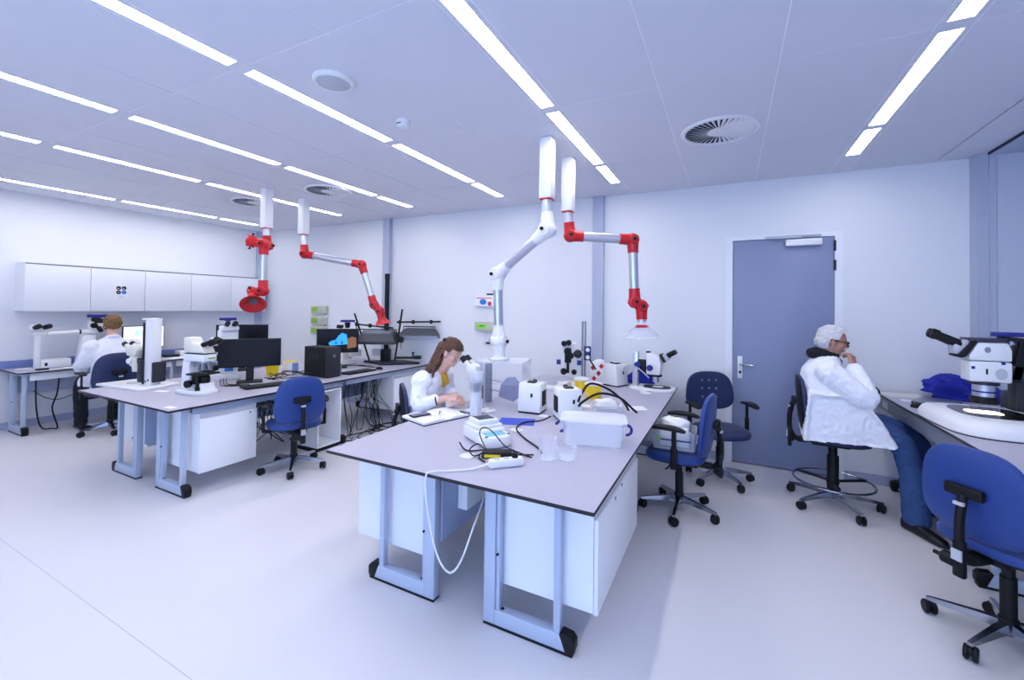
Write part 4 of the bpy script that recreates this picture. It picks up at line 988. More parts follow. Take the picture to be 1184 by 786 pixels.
# ---- wall bench: teaching microscope with bridge
t = thing('teaching_microscope', 'white two person microscope with a long bridge on the wall bench', 'microscope', (-7.62, 2.30, ZT))
MB().box((.02, -.23, .21), (.05, .05, .42), .006).build('side_post', M_WPLAS, t)
MB().box((.02, -.22, .44), (.075, .12, .045), .008).build('side_mount', M_WPLAS, t)
h1 = MB().box((.0, -.23, .505), (.10, .12, .075), .012).build('side_head', M_WPLAS, t)
for s in (-1, 1): MB().cyl((.04, -.215+s*.04, .51), (.13, -.20+s*.045, .53), .03, n=16, bev=.005).build('side_eyepiece', M_BLACK, t)
MB().cyl((.02, -.15, .43), (.02, .145, .44), .026, n=18).build('bridge_tube', M_WPLAS, t)
MB().cyl((.02, .146, .44), (.02, .165, .44), .029, n=18).build('bridge_ring', M_DARK, t)
MB().cyl((.02, .166, .44), (.02, .40, .45), .03, n=18).build('bridge_sleeve', M_WPLAS, t)
MB().prism([(.12, 0), (.24, 0), (.30, .40), (.17, .40)], -.04, .09, 'x', .008).build('stand', M_WPLAS, t)
MB().box((.02, .33, .50), (.13, .17, .17), .015).build('main_body', M_WPLAS, t)
for (y, z, r) in ((.265, .60, .03), (.265, .52, .035), (.39, .50, .03)): MB().cyl((.086, y, z), (.13, y, z), r, n=16, bev=.005).build('body_knob', M_BLACK, t)
MB().box((.087, .34, .58), (.01, .13, .06), .002).build('black_panel', M_BLACK, t)
for s in (-1, 1): MB().cyl((.09, .36+s*.04, .49), (.17, .36+s*.045, .45), .027, n=16, bev=.005).build('eyepiece', M_BLACK, t)
MB().box((.02, .33, .645), (.08, .20, .04), .006).cyl((.02, .33, .585), (.02, .33, .63), .035, n=16).build('camera', M_BPLAS, t)
t = thing('control_box', 'flat white control box standing under the microscope bridge', 'control box', (-7.66, 2.24, ZT), math.radians(-5))
MB().box((0, 0, .055), (.20, .27, .105), .008).build('housing', M_WPLAS, t); MB().bx(.1002, .1015, -.10, -.075, .03, .07).build('switch', M_BLACK, t)
MB().box((.0, 0, .002), (.19, .26, .003)).build('foot_plate', M_BLACK, t)
tag(MB().box((-7.42, 2.42, ZT+.004), (.16, .36, .007), .002).build('cork_mat', mat('pale_board', (206, 204, 200), .8)), 'pale flat board on the wall bench in front of the white control box', 'board')
tag(MB().box((-7.42, 2.07, ZT+.011), (.05, .11, .02), .006).build('handset', M_BLACK), 'small black handset lying at the front edge of the wall bench', 'handset')
tag(MB().box((-7.66, 2.06-.08, ZT+.006), (.12, .14, .011), .003).build('white_tray', M_WPLAS), 'flat white tray on the near end of the wall bench', 'tray')
t = thing('control_box', 'small white box on the wall bench right of the lit monitor', 'control box', (-7.66, 3.74, ZT))
MB().box((0, 0, .045), (.18, .26, .088), .008).build('housing', M_WPLAS, t); MB().cyl((.0905, .06, .05), (.093, .06, .05), .012, n=14).build('dial', M_BLACK, t)
MB().box((0, 0, .0005), (.16, .24, .001)).build('foot_plate', M_BLACK, t)
tag(MB().box((-7.45, 3.55, ZT+.004), (.21, .30, .007), .001).build('papers', M_PAPER), 'white papers lying on the wall bench right of the lit monitor', 'papers')
tag(MB().box((-7.66, 3.52, ZT+.021), (.14, .18, .04), .008).build('black_case', M_DARK), 'flat dark case beside the small white box on the wall bench', 'case')

# ---- right bench
t = thing('zoom_microscope', 'large white zoom microscope with lit stage on the right bench', 'microscope', (1.46, 3.83, ZR))
bp = [(-.24, .27), (-.26, .12), (-.25, -.10), (-.23, -.26), (-.15, -.36), (.0, -.38), (.20, -.36), (.42, -.34), (.44, .28), (.10, .33), (-.12, .33)]
sp = catmull([(x, y, 0) for x, y in bp], 5, True)
MB().ring([[(p.x*k, p.y*k, z) for p in sp] for z, k in ((.004, .985), (.01, 1), (.045, .985), (.075, .93), (.09, .86), (.095, .78), (.0952, .3))]).build('base', M_WPLAS, t)
MB().ring([[(p.x*1.002, p.y*1.002, z) for p in sp] for z in (0, .0042)]).build('base_seal', M_BLACK, t)
st = MB().ring([[(x+.02, y, z) for x, y in superell(.17, .20, 40, 3)] for z in (.0955, .099)]).build('stage_glass', mat('black_glass', (22, 20, 24), .08), t)
MB().ring([[(x-.01, y-.02, z) for x, y in superell(.085, .062, 36, 3.5)] for z in (.0992, .1004)]).build('lit_window', mat('lit_stage', (255, 240, 210), .3, emit=(255, 236, 200), es=3.2), st)
m = MB()
for k in range(4): m.bx(.23, .33, -.3375, -.334, .030+k*.011, .035+k*.011)
m.build('vent_slots', M_BLACK, t)
MB().box((.26, .05, .32), (.16, .13, .40), .015).box((.20, .02, .36), (.14, .16, .10), .01).build('focus_column', M_DARK, t)
MB().lathe([(.05, .15), (.080, .155), (.084, .195), (.07, .20)], n=32).build('objective', M_BLACK, t)
MB().cyl((0, 0, .20), (0, 0, .275), .068, n=32).build('lens_barrel', M_ALU, t)
MB().cyl((0, 0, .225), (0, 0, .235), .0695, n=32).build('lens_ring', M_BPLAS, t)
MB().cyl((0, 0, .275), (0, 0, .295), .09, n=32).build('mount_plate', M_DARK, t)
bd = MB().box((.01, 0, .36), (.25, .17, .13), .014).build('zoom_body', M_WPLAS, t)
MB().prism([(-.11, .43), (.135, .43), (.135, .50), (.11, .545), (-.06, .545), (-.115, .46)], -.08, .08, 'y', .010).build('tube_body', M_WPLAS, t)
MB().cyl((.07, -.0852, .35), (.07, -.087, .35), .036, n=28).build('side_disc', M_LGREY, bd)
MB().bx(-.02, -.008, -.0875, -.0852, .345, .38).build('side_slot', M_BLACK, bd)
for (x, z) in ((.07, .41), (-.105, .375)): MB().bx(x, x+.022, -.0868, -.0852, z, z+.018).build('blue_badge', M_BPLAS, bd)
MB().cyl((-.01, -.081, .50), (-.01, -.092, .50), .018, n=18, bev=.003).build('side_screw', M_STEEL, t)
MB().prism([(-.13, .455), (-.065, .55), (-.085, .565), (-.17, .47), (-.19, .45), (-.16, .44)], -.085, .085, 'y', .004).build('black_wedge', M_BLACK, t)
eh = MB().prism([(-.20, .465), (-.165, .462), (-.09, .545), (-.12, .56), (-.20, .535)], -.06, .06, 'y', .010).build('eye_head', M_LGREY, t)
for s in (-1, 1): MB().cyl((-.15, s*.034, .525), (-.30, s*.036, .585), .029, .026, n=18, bev=.004).cyl((-.285, s*.036, .579), (-.335, s*.036, .599), .034, .031, n=18, bev=.006).build('eyepiece', M_BLACK, eh)
MB().box((-.005, 0, .56), (.22, .17, .022), .004).build('top_plate', mat('dark_mauve', (58, 54, 76), .4), t)
MB().prism([(.13, .30), (.19, .30), (.25, .575), (.10, .585), (.10, .565), (.19, .55)], -.06, .06, 'y', .004).build('arm_bracket', M_BLACK, t)
MB().cyl((.16, 0, .535), (.16, 0, .572), .035, n=20).build('camera_mount', M_STEEL, t)
MB().box((.18, .0, .597), (.26, .07, .028), .008).build('camera', M_BPLAS, t)
MB().tube([(.31, 0, .597), (.40, .0, .60), (.50, .06, .50), (.45, .15, .2)], .007).build('camera_cable', M_BLACK, t)
MB().box((.33, .24, .14), (.26, .18, .14), .02).build('rear_unit', M_DARK, t)
for o in t.children:
    if not o.name.startswith(('base', 'stage', 'vent', 'rear')):
        for q in [o]+list(o.children):
            for v in q.data.vertices: v.co.x *= .78; v.co.y *= .80
t = thing('laptop', 'closed grey laptop lying on the right bench beside the mouse', 'laptop', (1.49, 4.62, ZR), math.radians(-28))
MB().box((0, 0, .008), (.24, .34, .013), .004).build('base', M_DARK, t); MB().box((0, 0, .0185), (.24, .34, .007), .003).build('lid', M_STEEL, t)
tag(crumple('blue_cloth', None, (1.71, 4.90, ZR+.08), (.27, .14, .14), M_BCLOTH, 21, amp=.42, fq=13), 'crumpled bright blue cloth on the right bench', 'cloth').location = (.02, .0, .0)
tag(MB().at((1.37, 4.92, ZR+.0015), (0, 0, .2)).box((0, 0, 0), (.30, .22, .003)).build('papers', M_CARD), 'loose off white papers at the far end of the right bench', 'papers')
tag(MB().at((1.335, 4.63, ZR+.0012), (0, 0, -.1)).box((0, 0, 0), (.13, .11, .002)).build('note_sheet', M_PAPER), 'small white note lying between the papers and the mouse', 'note')
tag(MB().at((1.70, 4.42, ZR+.0012), (0, 0, .1)).box((0, 0, 0), (.20, .12, .002)).build('blue_folder', mat('blue_folder', (90, 100, 176), .5)), 'flat blue folder in front of the blue cloth', 'folder')

# ------------------------------------------------------------------ people
def limb(m, pts, rad, n=16, sm=6):
    P = catmull(pts, sm) if sm else [Vector(p) for p in pts]; L = len(P)
    rr = []
    for i in range(L):
        u = i/(L-1)*(len(rad)-1); k = min(int(u), len(rad)-2); rr.append(rad[k]+(rad[k+1]-rad[k])*(u-k))
    up = None; rings = []
    for i, p in enumerate(P):
        t = (P[min(i+1, L-1)]-P[max(i-1, 0)]).normalized()
        if up is None: up = Vector((0, 0, 1)) if abs(t.z) < .9 else Vector((1, 0, 0))
        x = up.cross(t).normalized(); y = t.cross(x); up = y
        rings.append([p+x*(rr[i]*math.cos(2*PI*k/n))+y*(rr[i]*math.sin(2*PI*k/n)) for k in range(n)])
    m.ring(rings); m.ell(P[0], rr[0]*.99, 14, 10); m.ell(P[-1], rr[-1]*.99, 14, 10)
    return m
def blob(name, m, mt, parent, vox=.006, smooth=4, fold=0.0, ff=9.0, cut=None, sharp=180):
    me = bpy.data.meshes.new(name); me.from_pydata(m.v, [], m.f)
    b = bmesh.new(); b.from_mesh(me); bmesh.ops.recalc_face_normals(b, faces=b.faces); b.to_mesh(me); b.free()
    o = bpy.data.objects.new(name, me); COL.objects.link(o)
    r = o.modifiers.new('r', 'REMESH'); r.mode = 'VOXEL'; r.voxel_size = vox
    s = o.modifiers.new('s', 'SMOOTH'); s.factor = .5; s.iterations = smooth
    dg = bpy.context.evaluated_depsgraph_get(); dg.update()
    nm = bpy.data.meshes.new_from_object(o.evaluated_get(dg)); nm.name = name
    o.modifiers.clear(); o.data = nm; bpy.data.meshes.remove(me)
    b = bmesh.new(); b.from_mesh(nm); b.normal_update()
    if fold:
        mv = []
        for v in b.verts:
            p = v.co
            a = noise.noise(Vector((p.x*ff, p.y*ff, p.z*ff*.55))+Vector((3, 1, 7)))
            c = abs(noise.noise(Vector((p.x*ff*1.7+p.z*4, p.y*ff*1.7, p.z*ff*1.3-p.x*5))))
            mv.append(v.normal*(fold*(a*.9+.7-1.9*c)))
        for v, d_ in zip(b.verts, mv): v.co += d_
    if cut:
        kill = [f for f in b.faces if cut(f.calc_center_median(), f.normal)]
        bmesh.ops.delete(b, geom=kill, context='FACES')
        bmesh.ops.recalc_face_normals(b, faces=b.faces)
    b.to_mesh(nm); b.free()
    nm.materials.clear(); nm.materials.append(mt)
    nm.polygons.foreach_set('use_smooth', [True]*len(nm.polygons)); nm.update()
    o.parent = parent
    return o
def frame(d, up=(0, 0, 1)):
    x = Vector(d).normalized(); z = Vector(up); y = z.cross(x).normalized(); z = x.cross(y)
    return Matrix((x, y, z)).transposed().to_4x4()
def on(m, M): m.M = M; return m
def add_head(m, c, d, up=(0, 0, 1), k=1.0, nose=1.0):
    M = Matrix.Translation(c) @ frame(d, up) @ Matrix.Scale(k, 4); on(m, M)
    m.ell((-.010, 0, .022), (.094, .074, .092), 24, 16)
    m.ell((.022, 0, -.030), (.066, .060, .075), 20, 14)
    m.ell((.035, 0, -.075), (.048, .045, .034), 16, 12); m.ell((.066, 0, -.090), (.020, .024, .017), 12, 10)
    m.ell((.060, 0, .030), (.026, .050, .016), 14, 10)
    for s in (-1, 1):
        m.ell((.052, s*.036, -.022), (.030, .024, .024), 12, 10)
        m.ell((-.004, s*.074, -.010), (.020, .010, .032), 12, 10, rot=(0, -.2, 0))
    m.cyl((.078, 0, .022), (.104*nose, 0, -.022), .009, .014, n=12); m.ell((.097*nose, 0, -.024), (.015, .015, .011), 12, 8)
    m.ell((.082, 0, -.052), (.013, .024, .008), 12, 8); m.ell((.080, 0, -.066), (.012, .020, .008), 12, 8)
    on(m, Matrix())
    return M
def add_hand(m, w, d, nrm, side, curl=.5, k=1.0):
    # w wrist, d direction of the hand, nrm palm side, side: +1 thumb on +w axis
    d = Vector(d).normalized(); n = Vector(nrm); n = (n-d*n.dot(d)).normalized(); a = n.cross(d)*side
    w = Vector(w)
    rings = []
    for t, hw, hh in ((-.01, .024, .019), (.02, .032, .018), (.05, .040, .016), (.085, .041, .014), (.094, .036, .010)):
        c = w+d*(t*k); rings.append([c+a*(x*k)+n*(y*k) for x, y in superell(hw, hh, 16, 2.6)])
    m.ring(rings)
    for i, (off, ln) in enumerate(((.030, .92), (.010, 1.0), (-.011, .95), (-.030, .76))):
        p = w+d*(.082*k)+a*(off*k); dirv = (d+a*(off*1.2)).normalized(); pts = [p]
        ang = 0
        for j, sl in enumerate((.042, .027, .022)):
            ang += curl*(.75 if j == 0 else 1.0)*(1+.08*i)
            v = dirv*math.cos(ang)+n*math.sin(ang); p = p+v*(sl*ln*k); pts.append(p)
        limb(m, pts, [.0095*k, .0088*k, .008*k, .0068*k], 10, 3)
    p = w+d*(.022*k)+a*(.026*k); q = p+(d*.65+a*.65+n*.3).normalized()*(.040*k); r = q+(d*.9+a*.1+n*(.35+.3*curl)).normalized()*(.030*k); s_ = r+(d*.85-a*.25+n*(.4+.3*curl)).normalized()*(.024*k)
    limb(m, [p, q, r, s_], [.013*k, .011*k, .0098*k, .008*k], 10, 3)
def secs(m, P, sec, k=0.0, e=2.4, n=28):
    m.ring([[P(f+x, y, z) for x, y in superell(hd+k, hw+k, n, e)] for f, z, hd, hw in sec])
def shoe(parent, heel, toe, k=1.0):
    h, t = Vector(heel), Vector(toe); L = (t-h).length; M = Matrix.Translation(h) @ frame(t-h); m = on(MB(), M)
    rings = []
    for u, hw, z0, z1 in ((0.0, .022, .004, .06), (.03, .034, .002, .075), (.12, .037, .0, .085), (.3, .036, .0, .085), (.5, .040, .0, .062), (.72, .046, .0, .050), (.9, .038, .002, .040), (1.0, .014, .008, .028)):
        rings.append([(u*L, x*hw/.05, z0+(z1*1.2-z0)*(.5+y/.1)) for x, y in superell(.05, .05, 18, 2.8)])
    m.ring(rings)
    return m.build('shoe', M_SHOE, parent, sharp=60)

def person(label, org, F, sec, jo, head, skin, coatm, trm, hemcut, hair, hands, extra=None, group=None, tr_r=(.098, .085, .068, .062), skirt=None, skirt_r=(.125, .11), sl_r=(.082, .068, .052), panel=None):
    F = Vector((F[0], F[1], 0)).normalized(); Lv = Vector((0, 0, 1)).cross(F); O = Vector((org[0], org[1], 0))
    def P(f, l, z): return O+F*f+Lv*l+Vector((0, 0, z))
    t = thing('person', label, 'person', (org[0], org[1], 0), 0)
    off = -Vector((org[0], org[1], 0))
    J = {k: P(*v) for k, v in jo.items()}
    hc, hd = P(*head[0]), F*head[1][0]+Lv*head[1][1]+Vector((0, 0, head[1][2]))
    # body: one continuous surface
    m = MB(); secs(m, P, [s for s in sec], -.028)
    limb(m, [J['neck0'], (J['neck0']+hc)/2+Vector((0, 0, -.02)), hc+hd.normalized()*-.015+Vector((0, 0, -.03))], [.062, .056, .056])
    HM = add_head(m, hc, hd, head[2] if len(head) > 2 else (0, 0, 1), head[3] if len(head) > 3 else 1.0)
    for s in 'LR':
        limb(m, [J['sh'+s], J['el'+s], J['wr'+s]], [.052, .046, .036, .028][0:4], sm=8)
        limb(m, [J['hip'+s], J['kn'+s], J['an'+s]], [.078, .06, .052, .045], sm=8)
        d, n, sd, cu = hands[s]; add_hand(m, J['wr'+s], F*d[0]+Lv*d[1]+Vector((0, 0, d[2])), F*n[0]+Lv*n[1]+Vector((0, 0, n[2])), sd, cu)
    body = blob('body', m, skin, t, .0046, 5)
    # trousers
    m = MB(); secs(m, P, sec[:3], -.012)
    for s in 'LR': limb(m, [J['hip'+s], J['kn'+s], J['an'+s]+Vector((0, 0, .0))], list(tr_r), sm=8)
    blob('trousers', m, trm, t, .009, 4, .006, 16)
    # lab coat
    m = MB(); secs(m, P, sec, 0.0)
    for s in 'LR':
        wr = J['wr'+s]+(J['el'+s]-J['wr'+s])*(extra or {}).get('cuff'+s, .08)
        limb(m, [J['sh'+s], J['el'+s], wr], list(sl_r), sm=8)
        m.ell(J['sh'+s], .088)
        if skirt: limb(m, [J['hip'+s], J['hip'+s]+(J['kn'+s]-J['hip'+s])*skirt], list(skirt_r), sm=0)
    if panel:
        n = len(panel); rg = []
        for l, k in ((-.235, .86), (-.265, .97), (-.25, 1), (0, 1), (.25, 1), (.265, .97), (.235, .86)):
            rg.append([P(.03+(f-.03)*k, l, .70+(z-.70)*(k if z > .7 else 1)) for f, z in panel])
        m.ring(rg)
    coat = blob('lab_coat', m, coatm, t, .0085, 4, .0065, 13, hemcut)
    hair(t, HM)
    for o in t.children:
        o.location = off
    return t, P, J, HM, coat
def hairline(HM, zf, xs=.022):
    I = HM.inverted()
    def cut(c, n):
        p = I @ c
        if p.z > .12 or p.x > .3 or p.z < -.2: return False
        return (p.x > xs+max(0, p.z)*.25 and p.z < zf) or (abs(p.y) > .06 and -.028 < p.x < .03 and -.06 < p.z < .020)
    return cut
def hair_blob(t, HM, prims, mt, vox=.006, fold=.006, ff=34, zf=.062):
    m = on(MB(), HM)
    prims(m); on(m, Matrix())
    return blob('hair', m, mt, t, vox, 3, fold, ff, hairline(HM, zf))

# --- grey haired man on the high stool
def hair1(t, HM):
    def pr(m):
        m.ell((-.014, 0, .030), (.108, .088, .099), 24, 16); m.ell((-.05, 0, -.015), (.074, .080, .07), 20, 14)
    hair_blob(t, HM, pr, M_HWHITE, .006, .009, 30, .078)
    g = on(MB(), HM)
    for s in (-1, 1):
        g.tube([(.097, s*.012, .008), (.102, s*.035, .016), (.092, s*.062, .012), (.092, s*.060, -.014), (.102, s*.034, -.020), (.098, s*.012, -.010)], .0035, 6, 5, True)
        g.tube([(.092, s*.063, .008), (.05, s*.076, .010), (.0, s*.084, .008)], .0035, 6)
    g.tube([(.098, -.012, .006), (.108, 0, .008), (.098, .012, .006)], .003, 6)
    on(g, Matrix()).build('glasses_frame', M_BLACK, t)
    e = on(MB(), HM)
    for s in (-1, 1): e.ell((.092, s*.036, -.002), (.003, .022, .015), 12, 8)
    on(e, Matrix()).build('amber_lens', M_LENS, t)
    m = on(MB(), HM); m.ell((.080, 0, -.046), (.018, .032, .012)); m.ell((.072, 0, -.085), (.016, .03, .02)); on(m, Matrix())
    blob('moustache', m, M_HWHITE, t, .004, 2, .004, 40)
sec1 = [(.02, .575, .185, .235), (.02, .66, .20, .24), (-.01, .76, .195, .235), (-.05, .88, .185, .225), (-.075, 1.0, .175, .225), (-.085, 1.10, .15, .205), (-.075, 1.18, .105, .155), (-.055, 1.235, .07, .09)]
jo1 = dict(neck0=(-.055, 0, 1.21), shL=(-.07, .20, 1.12), shR=(-.07, -.20, 1.12), elL=(.10, .25, .90), elR=(.165, -.215, .925), wrL=(.215, -.03, .965), wrR=(.105, -.085, 1.16),
           hipL=(.03, .11, .715), hipR=(.03, -.11, .715), knL=(.50, .13, .60), knR=(.375, -.15, .615), anL=(.62, .17, .10), anR=(.455, -.19, .10))
ORG1, F1 = (.785, 4.365), (1, -.06)
man, P1, J1, HM1, coat1 = person('grey haired man with glasses in a white lab coat and jeans, hand at his chin', ORG1, F1, sec1, jo1,
    ((-.015, 0, 1.352), (.98, -.03, -.20), (.1, 0, 1), 1.0), M_SKIN2, M_COAT, M_JEANS,
    lambda c, n: c.z < .625 and n.z < -.55, hair1,
    {'R': ((-.10, .30, .95), (-.6, .5, .1), 1, .95), 'L': ((.15, -.95, .0), (-.9, -.2, -.2), 1, .8)}, {'cuffR': .10, 'cuffL': .06},
    tr_r=(.100, .086, .074, .080), skirt=None, panel=[(-.235, .565), (.325, .585), (.345, .60), (.25, .78), (.12, .95), (-.2, .95)], sl_r=(.092, .080, .058))
def rel(o, org): o.location = (-org[0], -org[1], 0)
for (hl, te) in (((1.165, 4.195, 0), (1.325, 3.935, 0)), ((1.385, 4.575, 0), (1.60, 4.42, 0))): rel(shoe(man, hl, te), ORG1)
m = MB(); nk = J1['neck0']
m.torus(nk+Vector((-.015, 0, .035)), .072, .030, axis=(.35, 0, 1), n=28, m=12); m.ell(nk+Vector((-.085, 0, .035)), (.06, .10, .045)); m.ell(nk+Vector((.055, 0, -.03)), (.045, .06, .04))
rel(blob('hooded_collar', m, M_HOOD, man, .008, 3, .006, 20), ORG1)
m = MB(); limb(m, [J1['wrL']+Vector((-.05, .05, -.01)), J1['wrL']+Vector((.012, -.012, .0))], [.062, .052]); rel(blob('black_cuff', m, M_HOOD, man, .007, 3), ORG1)

# --- woman at the stereo microscope
def hair2(t, HM):
    m = on(MB(), HM)
    m.ell((-.012, 0, .028), (.108, .087, .101), 24, 16); m.ell((-.060, 0, -.02), (.066, .078, .08))
    on(m, Matrix())
    top = HM @ Vector((-.07, 0, -.01))
    for dx, dy, k in ((0, -.045, 1), (-.03, 0, 1), (0, .045, 1), (.035, -.06, .8)):
        limb(m, [top+Vector((0, dy*.5, .02)), top+Vector((-.055+dx*.5, dy, -.10)), top+Vector((-.125+dx, dy*1.3, -.20)), top+Vector((-.165+dx*1.7, dy*1.3-.01, -.27))], [.055*k, .052*k, .040*k, .014*k], 12, 5)
    limb(m, [HM @ Vector((-.035, -.074, -.01)), HM @ Vector((-.03, -.084, -.09)), HM @ Vector((.0, -.09, -.16))+Vector((-.02, -.02, 0)), HM @ Vector((.0, -.09, -.22))+Vector((.0, -.03, -.02))], [.016, .014, .012, .006], 10, 5)
    blob('hair', m, M_HBROWN, t, .0055, 3, .006, 40, hairline(HM, .064))
    g = on(MB(), HM)
    for s in (-1, 1):
        g.torus((.094, s*.034, -.002), .022, .0018, axis=(1, 0, 0), n=20, m=6); g.tube([(.093, s*.056, .004), (.0, s*.082, .008)], .0016, 6, 0)
    g.tube([(.095, -.012, .004), (.1, 0, .006), (.095, .012, .004)], .0016, 6); on(g, Matrix()).build('glasses_frame', M_STEEL, t)
    on(on(MB(), HM).box((-.085, -.03, .075), (.05, .07, .03), .012), Matrix()).build('hair_clip', M_BLACK, t)
sec2 = [(.08, .482, .135, .19), (.08, .56, .145, .19), (.075, .68, .125, .165), (.09, .80, .12, .16), (.11, .90, .115, .175), (.145, .97, .09, .165), (.165, 1.025, .065, .115), (.18, 1.06, .05, .06)]
jo2 = dict(neck0=(.18, 0, 1.035), shL=(.13, .155, .965), shR=(.13, -.155, .965), elL=(.15, .23, .80), elR=(.155, -.225, .79), wrL=(.35, .0, .845), wrR=(.35, -.115, .845),
           hipL=(.08, .09, .56), hipR=(.08, -.09, .56), knL=(.44, .10, .54), knR=(.44, -.10, .54), anL=(.42, .10, .09), anR=(.42, -.10, .09))
ORG2 = (-2.415, 3.02)
wom, P2, J2, HM2, coat2 = person('woman with long brown hair in a white lab coat looking into a microscope', ORG2, (1, 0), sec2, jo2,
    ((.318, -.005, 1.205), (.86, 0, -.50), (.5, 0, .86), .96), M_SKIN, M_COAT, M_BTROU,
    lambda c, n: c.z < .5 and n.z < -.3, hair2,
    {'R': ((.93, .32, .02), (0, .4, -.8), 1, .55), 'L': ((.90, -.38, .0), (0, -.4, -.8), -1, .6)}, {'cuffR': .45, 'cuffL': .45}, skirt=.5, skirt_r=(.11, .10), sl_r=(.068, .062, .050))
for s in 'LR':
    a = J2['an'+s]; rel(shoe(wom, (a.x-.06, a.y, 0), (a.x+.19, a.y, 0)), ORG2)
m = on(MB(), Matrix.Translation(P2(.222, -.005, .995)) @ frame((.75, 0, .5))); m.prism([(-.045, .07), (.045, .07), (.0, -.09)], -.05, .045, 'x', .006); rel(on(m, Matrix()).build('mustard_top', M_MUST, wom), ORG2)
w_ = J2['wrR']; e_ = J2['elR']; q = w_+(e_-w_)*.36
rel(MB().torus(q, .040, .007, axis=(w_-e_), n=24).build('black_bracelet', M_BLACK, wom), ORG2)

# --- man seen from behind at the wall bench
def hair3(t, HM):
    def pr(m):
        m.ell((-.014, 0, .030), (.107, .087, .098), 24, 16); m.ell((-.055, 0, -.01), (.058, .070, .06), 20, 14); m.ell((.035, 0, .105), (.055, .06, .026))
    hair_blob(t, HM, pr, M_HBLOND, .006, .014, 24)
sec3 = [(.02, .53, .16, .215), (.02, .62, .165, .22), (.02, .74, .145, .205), (.045, .86, .135, .205), (.075, .97, .125, .22), (.095, 1.05, .10, .195), (.10, 1.105, .07, .13), (.105, 1.14, .055, .07)]
jo3 = dict(neck0=(.11, 0, 1.12), shL=(.085, .195, 1.03), shR=(.085, -.195, 1.03), elL=(.13, .27, .80), elR=(.16, -.26, .80), wrL=(.40, .20, .83), wrR=(.42, -.18, .83),
           hipL=(.03, .11, .615), hipR=(.03, -.11, .615), knL=(.36, .21, .565), knR=(.42, -.12, .565), anL=(.30, .225, .095), anR=(.40, -.14, .095))
ORG3 = (-6.86, 2.545)
man3, P3, J3, HM3, coat3 = person('man with short dark blond hair seen from behind in a white lab coat', ORG3, (-1, .12), sec3, jo3,
    ((.155, -.01, 1.29), (.93, -.15, -.34), (.2, 0, 1), 1.0), M_SKIN, M_COAT, M_BTROU,
    lambda c, n: c.z < .55 and n.z < -.3, hair3,
    {'R': ((.95, .1, .0), (0, .2, -.9), 1, .45), 'L': ((.95, -.1, .0), (0, -.2, -.9), -1, .45)}, {'cuffR': .05, 'cuffL': .05}, skirt=.62, skirt_r=(.125, .11), sl_r=(.080, .070, .052))
m = MB(); m.torus(J3['neck0']+Vector((-.0, 0, .015)), .062, .022, axis=(-.4, 0, 1), n=28, m=10); rel(blob('coat_collar', m, M_COAT, man3, .007, 3), ORG3)
for s in 'LR':
    a = J3['an'+s]; rel(shoe(man3, (a.x+.06, a.y, 0), (a.x-.19, a.y+.02, 0)), ORG3)

# ------------------------------------------------------------------ loose cables
def tangle(name, label, n, f, seed, r=.0045):
    R = random.Random(seed); m = MB()
    for i in range(n): m.tube(f(R, i), r, 6, 5)
    return tag(m.build(name, M_BLACK), label, 'cables', None, 'stuff')
def hang(R, i):
    y = 3.60+R.random()*.75; x = -4.28+R.random()*.22
    y = min(y, 4.27); y2 = min(y+R.uniform(-.35, .35), 4.28); x2 = x+R.uniform(-.1, .18)
    return [(x, y, .66), (x+R.uniform(-.03, .03), y+R.uniform(-.06, .06), .45), (x2, (y+y2)/2, .10+R.random()*.22), (x2+.05, y2, .012+R.random()*.02), (x2+R.uniform(.0, .22), min(y2+R.uniform(-.2, .2), 4.3), .008)]
tangle('cable_tangle', 'black cable tangle hanging to the floor under the far half of the left bench', 20, hang, 3, .004)
def floor_loop(R, i):
    cx, cy = -4.0+R.uniform(-.2, .1), 3.95+R.uniform(-.2, .45); pts = []
    for k in range(9):
        a = k*.9+R.random()*.3; rr_ = .10+R.random()*.10
        pts.append((cx+rr_*math.cos(a)*.8, cy+rr_*math.sin(a)*1.3, .007+.006*((k+i) % 3)))
    return pts
tangle('cable_coil', 'coils of black cable lying on the floor under the left bench', 6, floor_loop, 5, .0055)
def hang2(R, i):
    y = 2.62+R.random()*.5; x = -4.3+R.random()*.15
    return [(x, y, .66), (x, y+R.uniform(-.1, .1), .40), (x+R.uniform(0, .1), y+R.uniform(-.2, .2), .16+R.random()*.15), (x, y+R.uniform(-.2, .2), .45), (x-.03, y+R.uniform(-.2, .2), .66)]
tangle('cable_tangle', 'black cable loops hanging under the left bench behind the blue chair', 8, hang2, 9)
def top_c(R, i):
    p = [(-4.60+R.uniform(-.1, .1), 3.04+R.uniform(-.02, .06), ZT+.008)]
    for k in range(4): p.append((-4.5+R.uniform(-.18, .12), 3.08+.07*k+R.uniform(-.03, .03), ZT+.008+R.random()*.05))
    p.append((-4.36+R.uniform(-.06, .1), 3.34+R.random()*.04, ZT+.02+R.random()*.09)); return p
tangle('cable_tangle', 'black leads lying on the left bench between the monitor and the computer tower', 6, top_c, 12, .004)
def scope_c(R, i):
    return [(-4.86, 2.7+.03*i, ZT+.03), (-4.72, 2.62+.03*i, ZT+.006), (-4.60, 2.56+.04*i, ZT+.006), (-4.5, 2.58+.05*i, ZT+.006), (-4.42, 2.66+.04*i, ZT+.006)]
tangle('cable_tangle', 'thin dark leads lying between the compound microscope and the keyboard', 3, scope_c, 2, .004)
def far_c(R, i):
    return [(-4.75+R.uniform(-.1, .1), 4.15+R.random()*.1, ZT+.006), (-4.55+R.uniform(-.05, .05), 4.22+R.random()*.1, ZT+.02), (-4.42, 4.30+R.random()*.1, ZT+.008), (-4.30+R.random()*.08, 4.22+R.random()*.15, ZT+.006)]
tangle('cable_tangle', 'black leads on the left bench in front of the copy stand', 5, far_c, 4, .004)
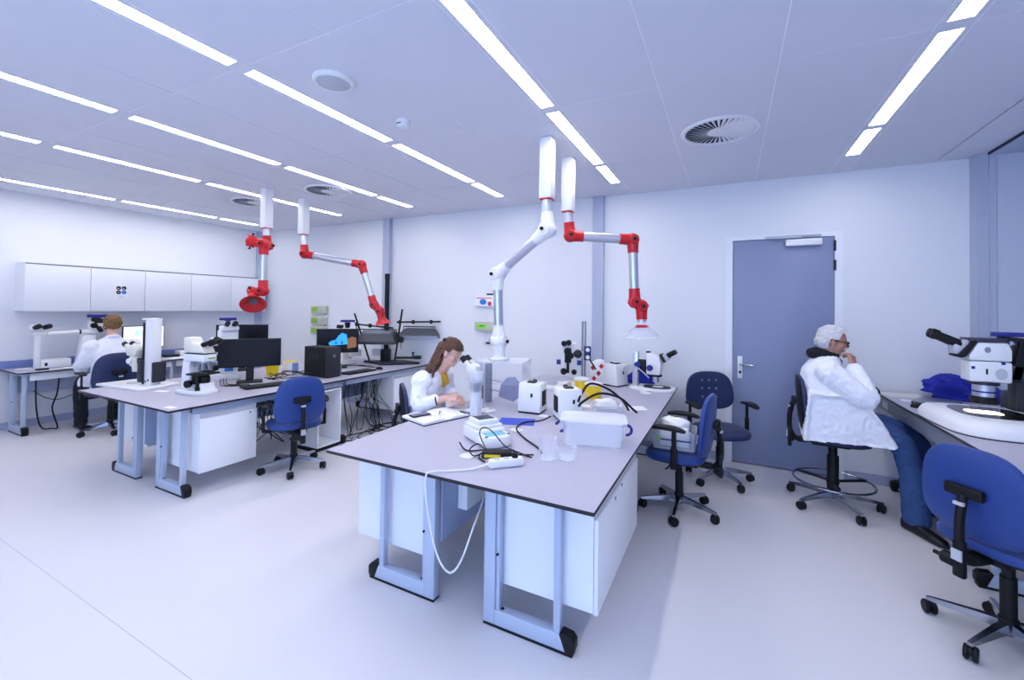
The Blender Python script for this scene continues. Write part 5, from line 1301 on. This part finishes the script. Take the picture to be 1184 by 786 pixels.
cable('power_cable', 'black cable hanging in a long loop under the near end of the wall bench', [(-7.42, 2.02, .64), (-7.43, 2.03, .35), (-7.41, 2.05, .14), (-7.37, 2.08, .05), (-7.33, 2.14, .045), (-7.32, 2.19, .05), (-7.36, 2.15, .28), (-7.40, 2.20, .45), (-7.42, 2.22, .64)], .008, sm=6)
cable('power_cable', 'thin dark cable sagging under the wall bench panel', [(-7.79, 2.10, .46), (-7.75, 2.2, .36), (-7.74, 2.33, .32), (-7.76, 2.5, .38), (-7.79, 2.58, .46)], .005)
# small table papers on the left bench
tag(MB().at((-4.80, 2.14, ZT+.0012), (0, 0, .3)).box((0, 0, 0), (.13, .06, .002)).build('note_sheet', M_PAPER), 'small white note beside the base plate of the column microscope', 'note')
tag(MB().at((-4.0, 1.845, ZT+.0012), (0, 0, .05)).box((0, 0, 0), (.10, .05, .002)).build('note_sheet', M_PAPER), 'white slip at the near corner of the left bench', 'note')
tag(MB().box((-4.16, 3.655, ZT+.07), (.05, .03, .14), .006).build('speaker_bar', M_GREY), 'small grey speaker bar right of the computer tower', 'speaker')

# ------------------------------------------------------------------ light and colour
wd = bpy.data.worlds.new('daylight'); SC.world = wd; wd.use_nodes = True
bg = wd.node_tree.nodes['Background']; bg.inputs['Color'].default_value = (.45, .64, 1.0, 1); bg.inputs['Strength'].default_value = 4.5
pl = bpy.data.lights.new('window_portal', 'AREA'); pl.shape = 'RECTANGLE'; pl.size = 5.1; pl.size_y = 1.9
pl.cycles.is_portal = True
po = bpy.data.objects.new('window_portal', pl); COL.objects.link(po); po.location = (-.95, YF-.02, 1.8); po.rotation_euler = (math.radians(90), 0, 0)
SC.view_settings.view_transform = 'Standard'; SC.view_settings.look = 'None'
SC.view_settings.gamma = 1.0; SC.view_settings.use_curve_mapping = False
SC.view_settings.exposure = 0.37
SC.cycles.use_denoising = True
SC.cycles.max_bounces = 10; SC.cycles.diffuse_bounces = 6; SC.cycles.transparent_max_bounces = 16
SC.cycles.caustics_reflective = False; SC.cycles.caustics_refractive = False
SC.cycles.sample_clamp_indirect = 6.0
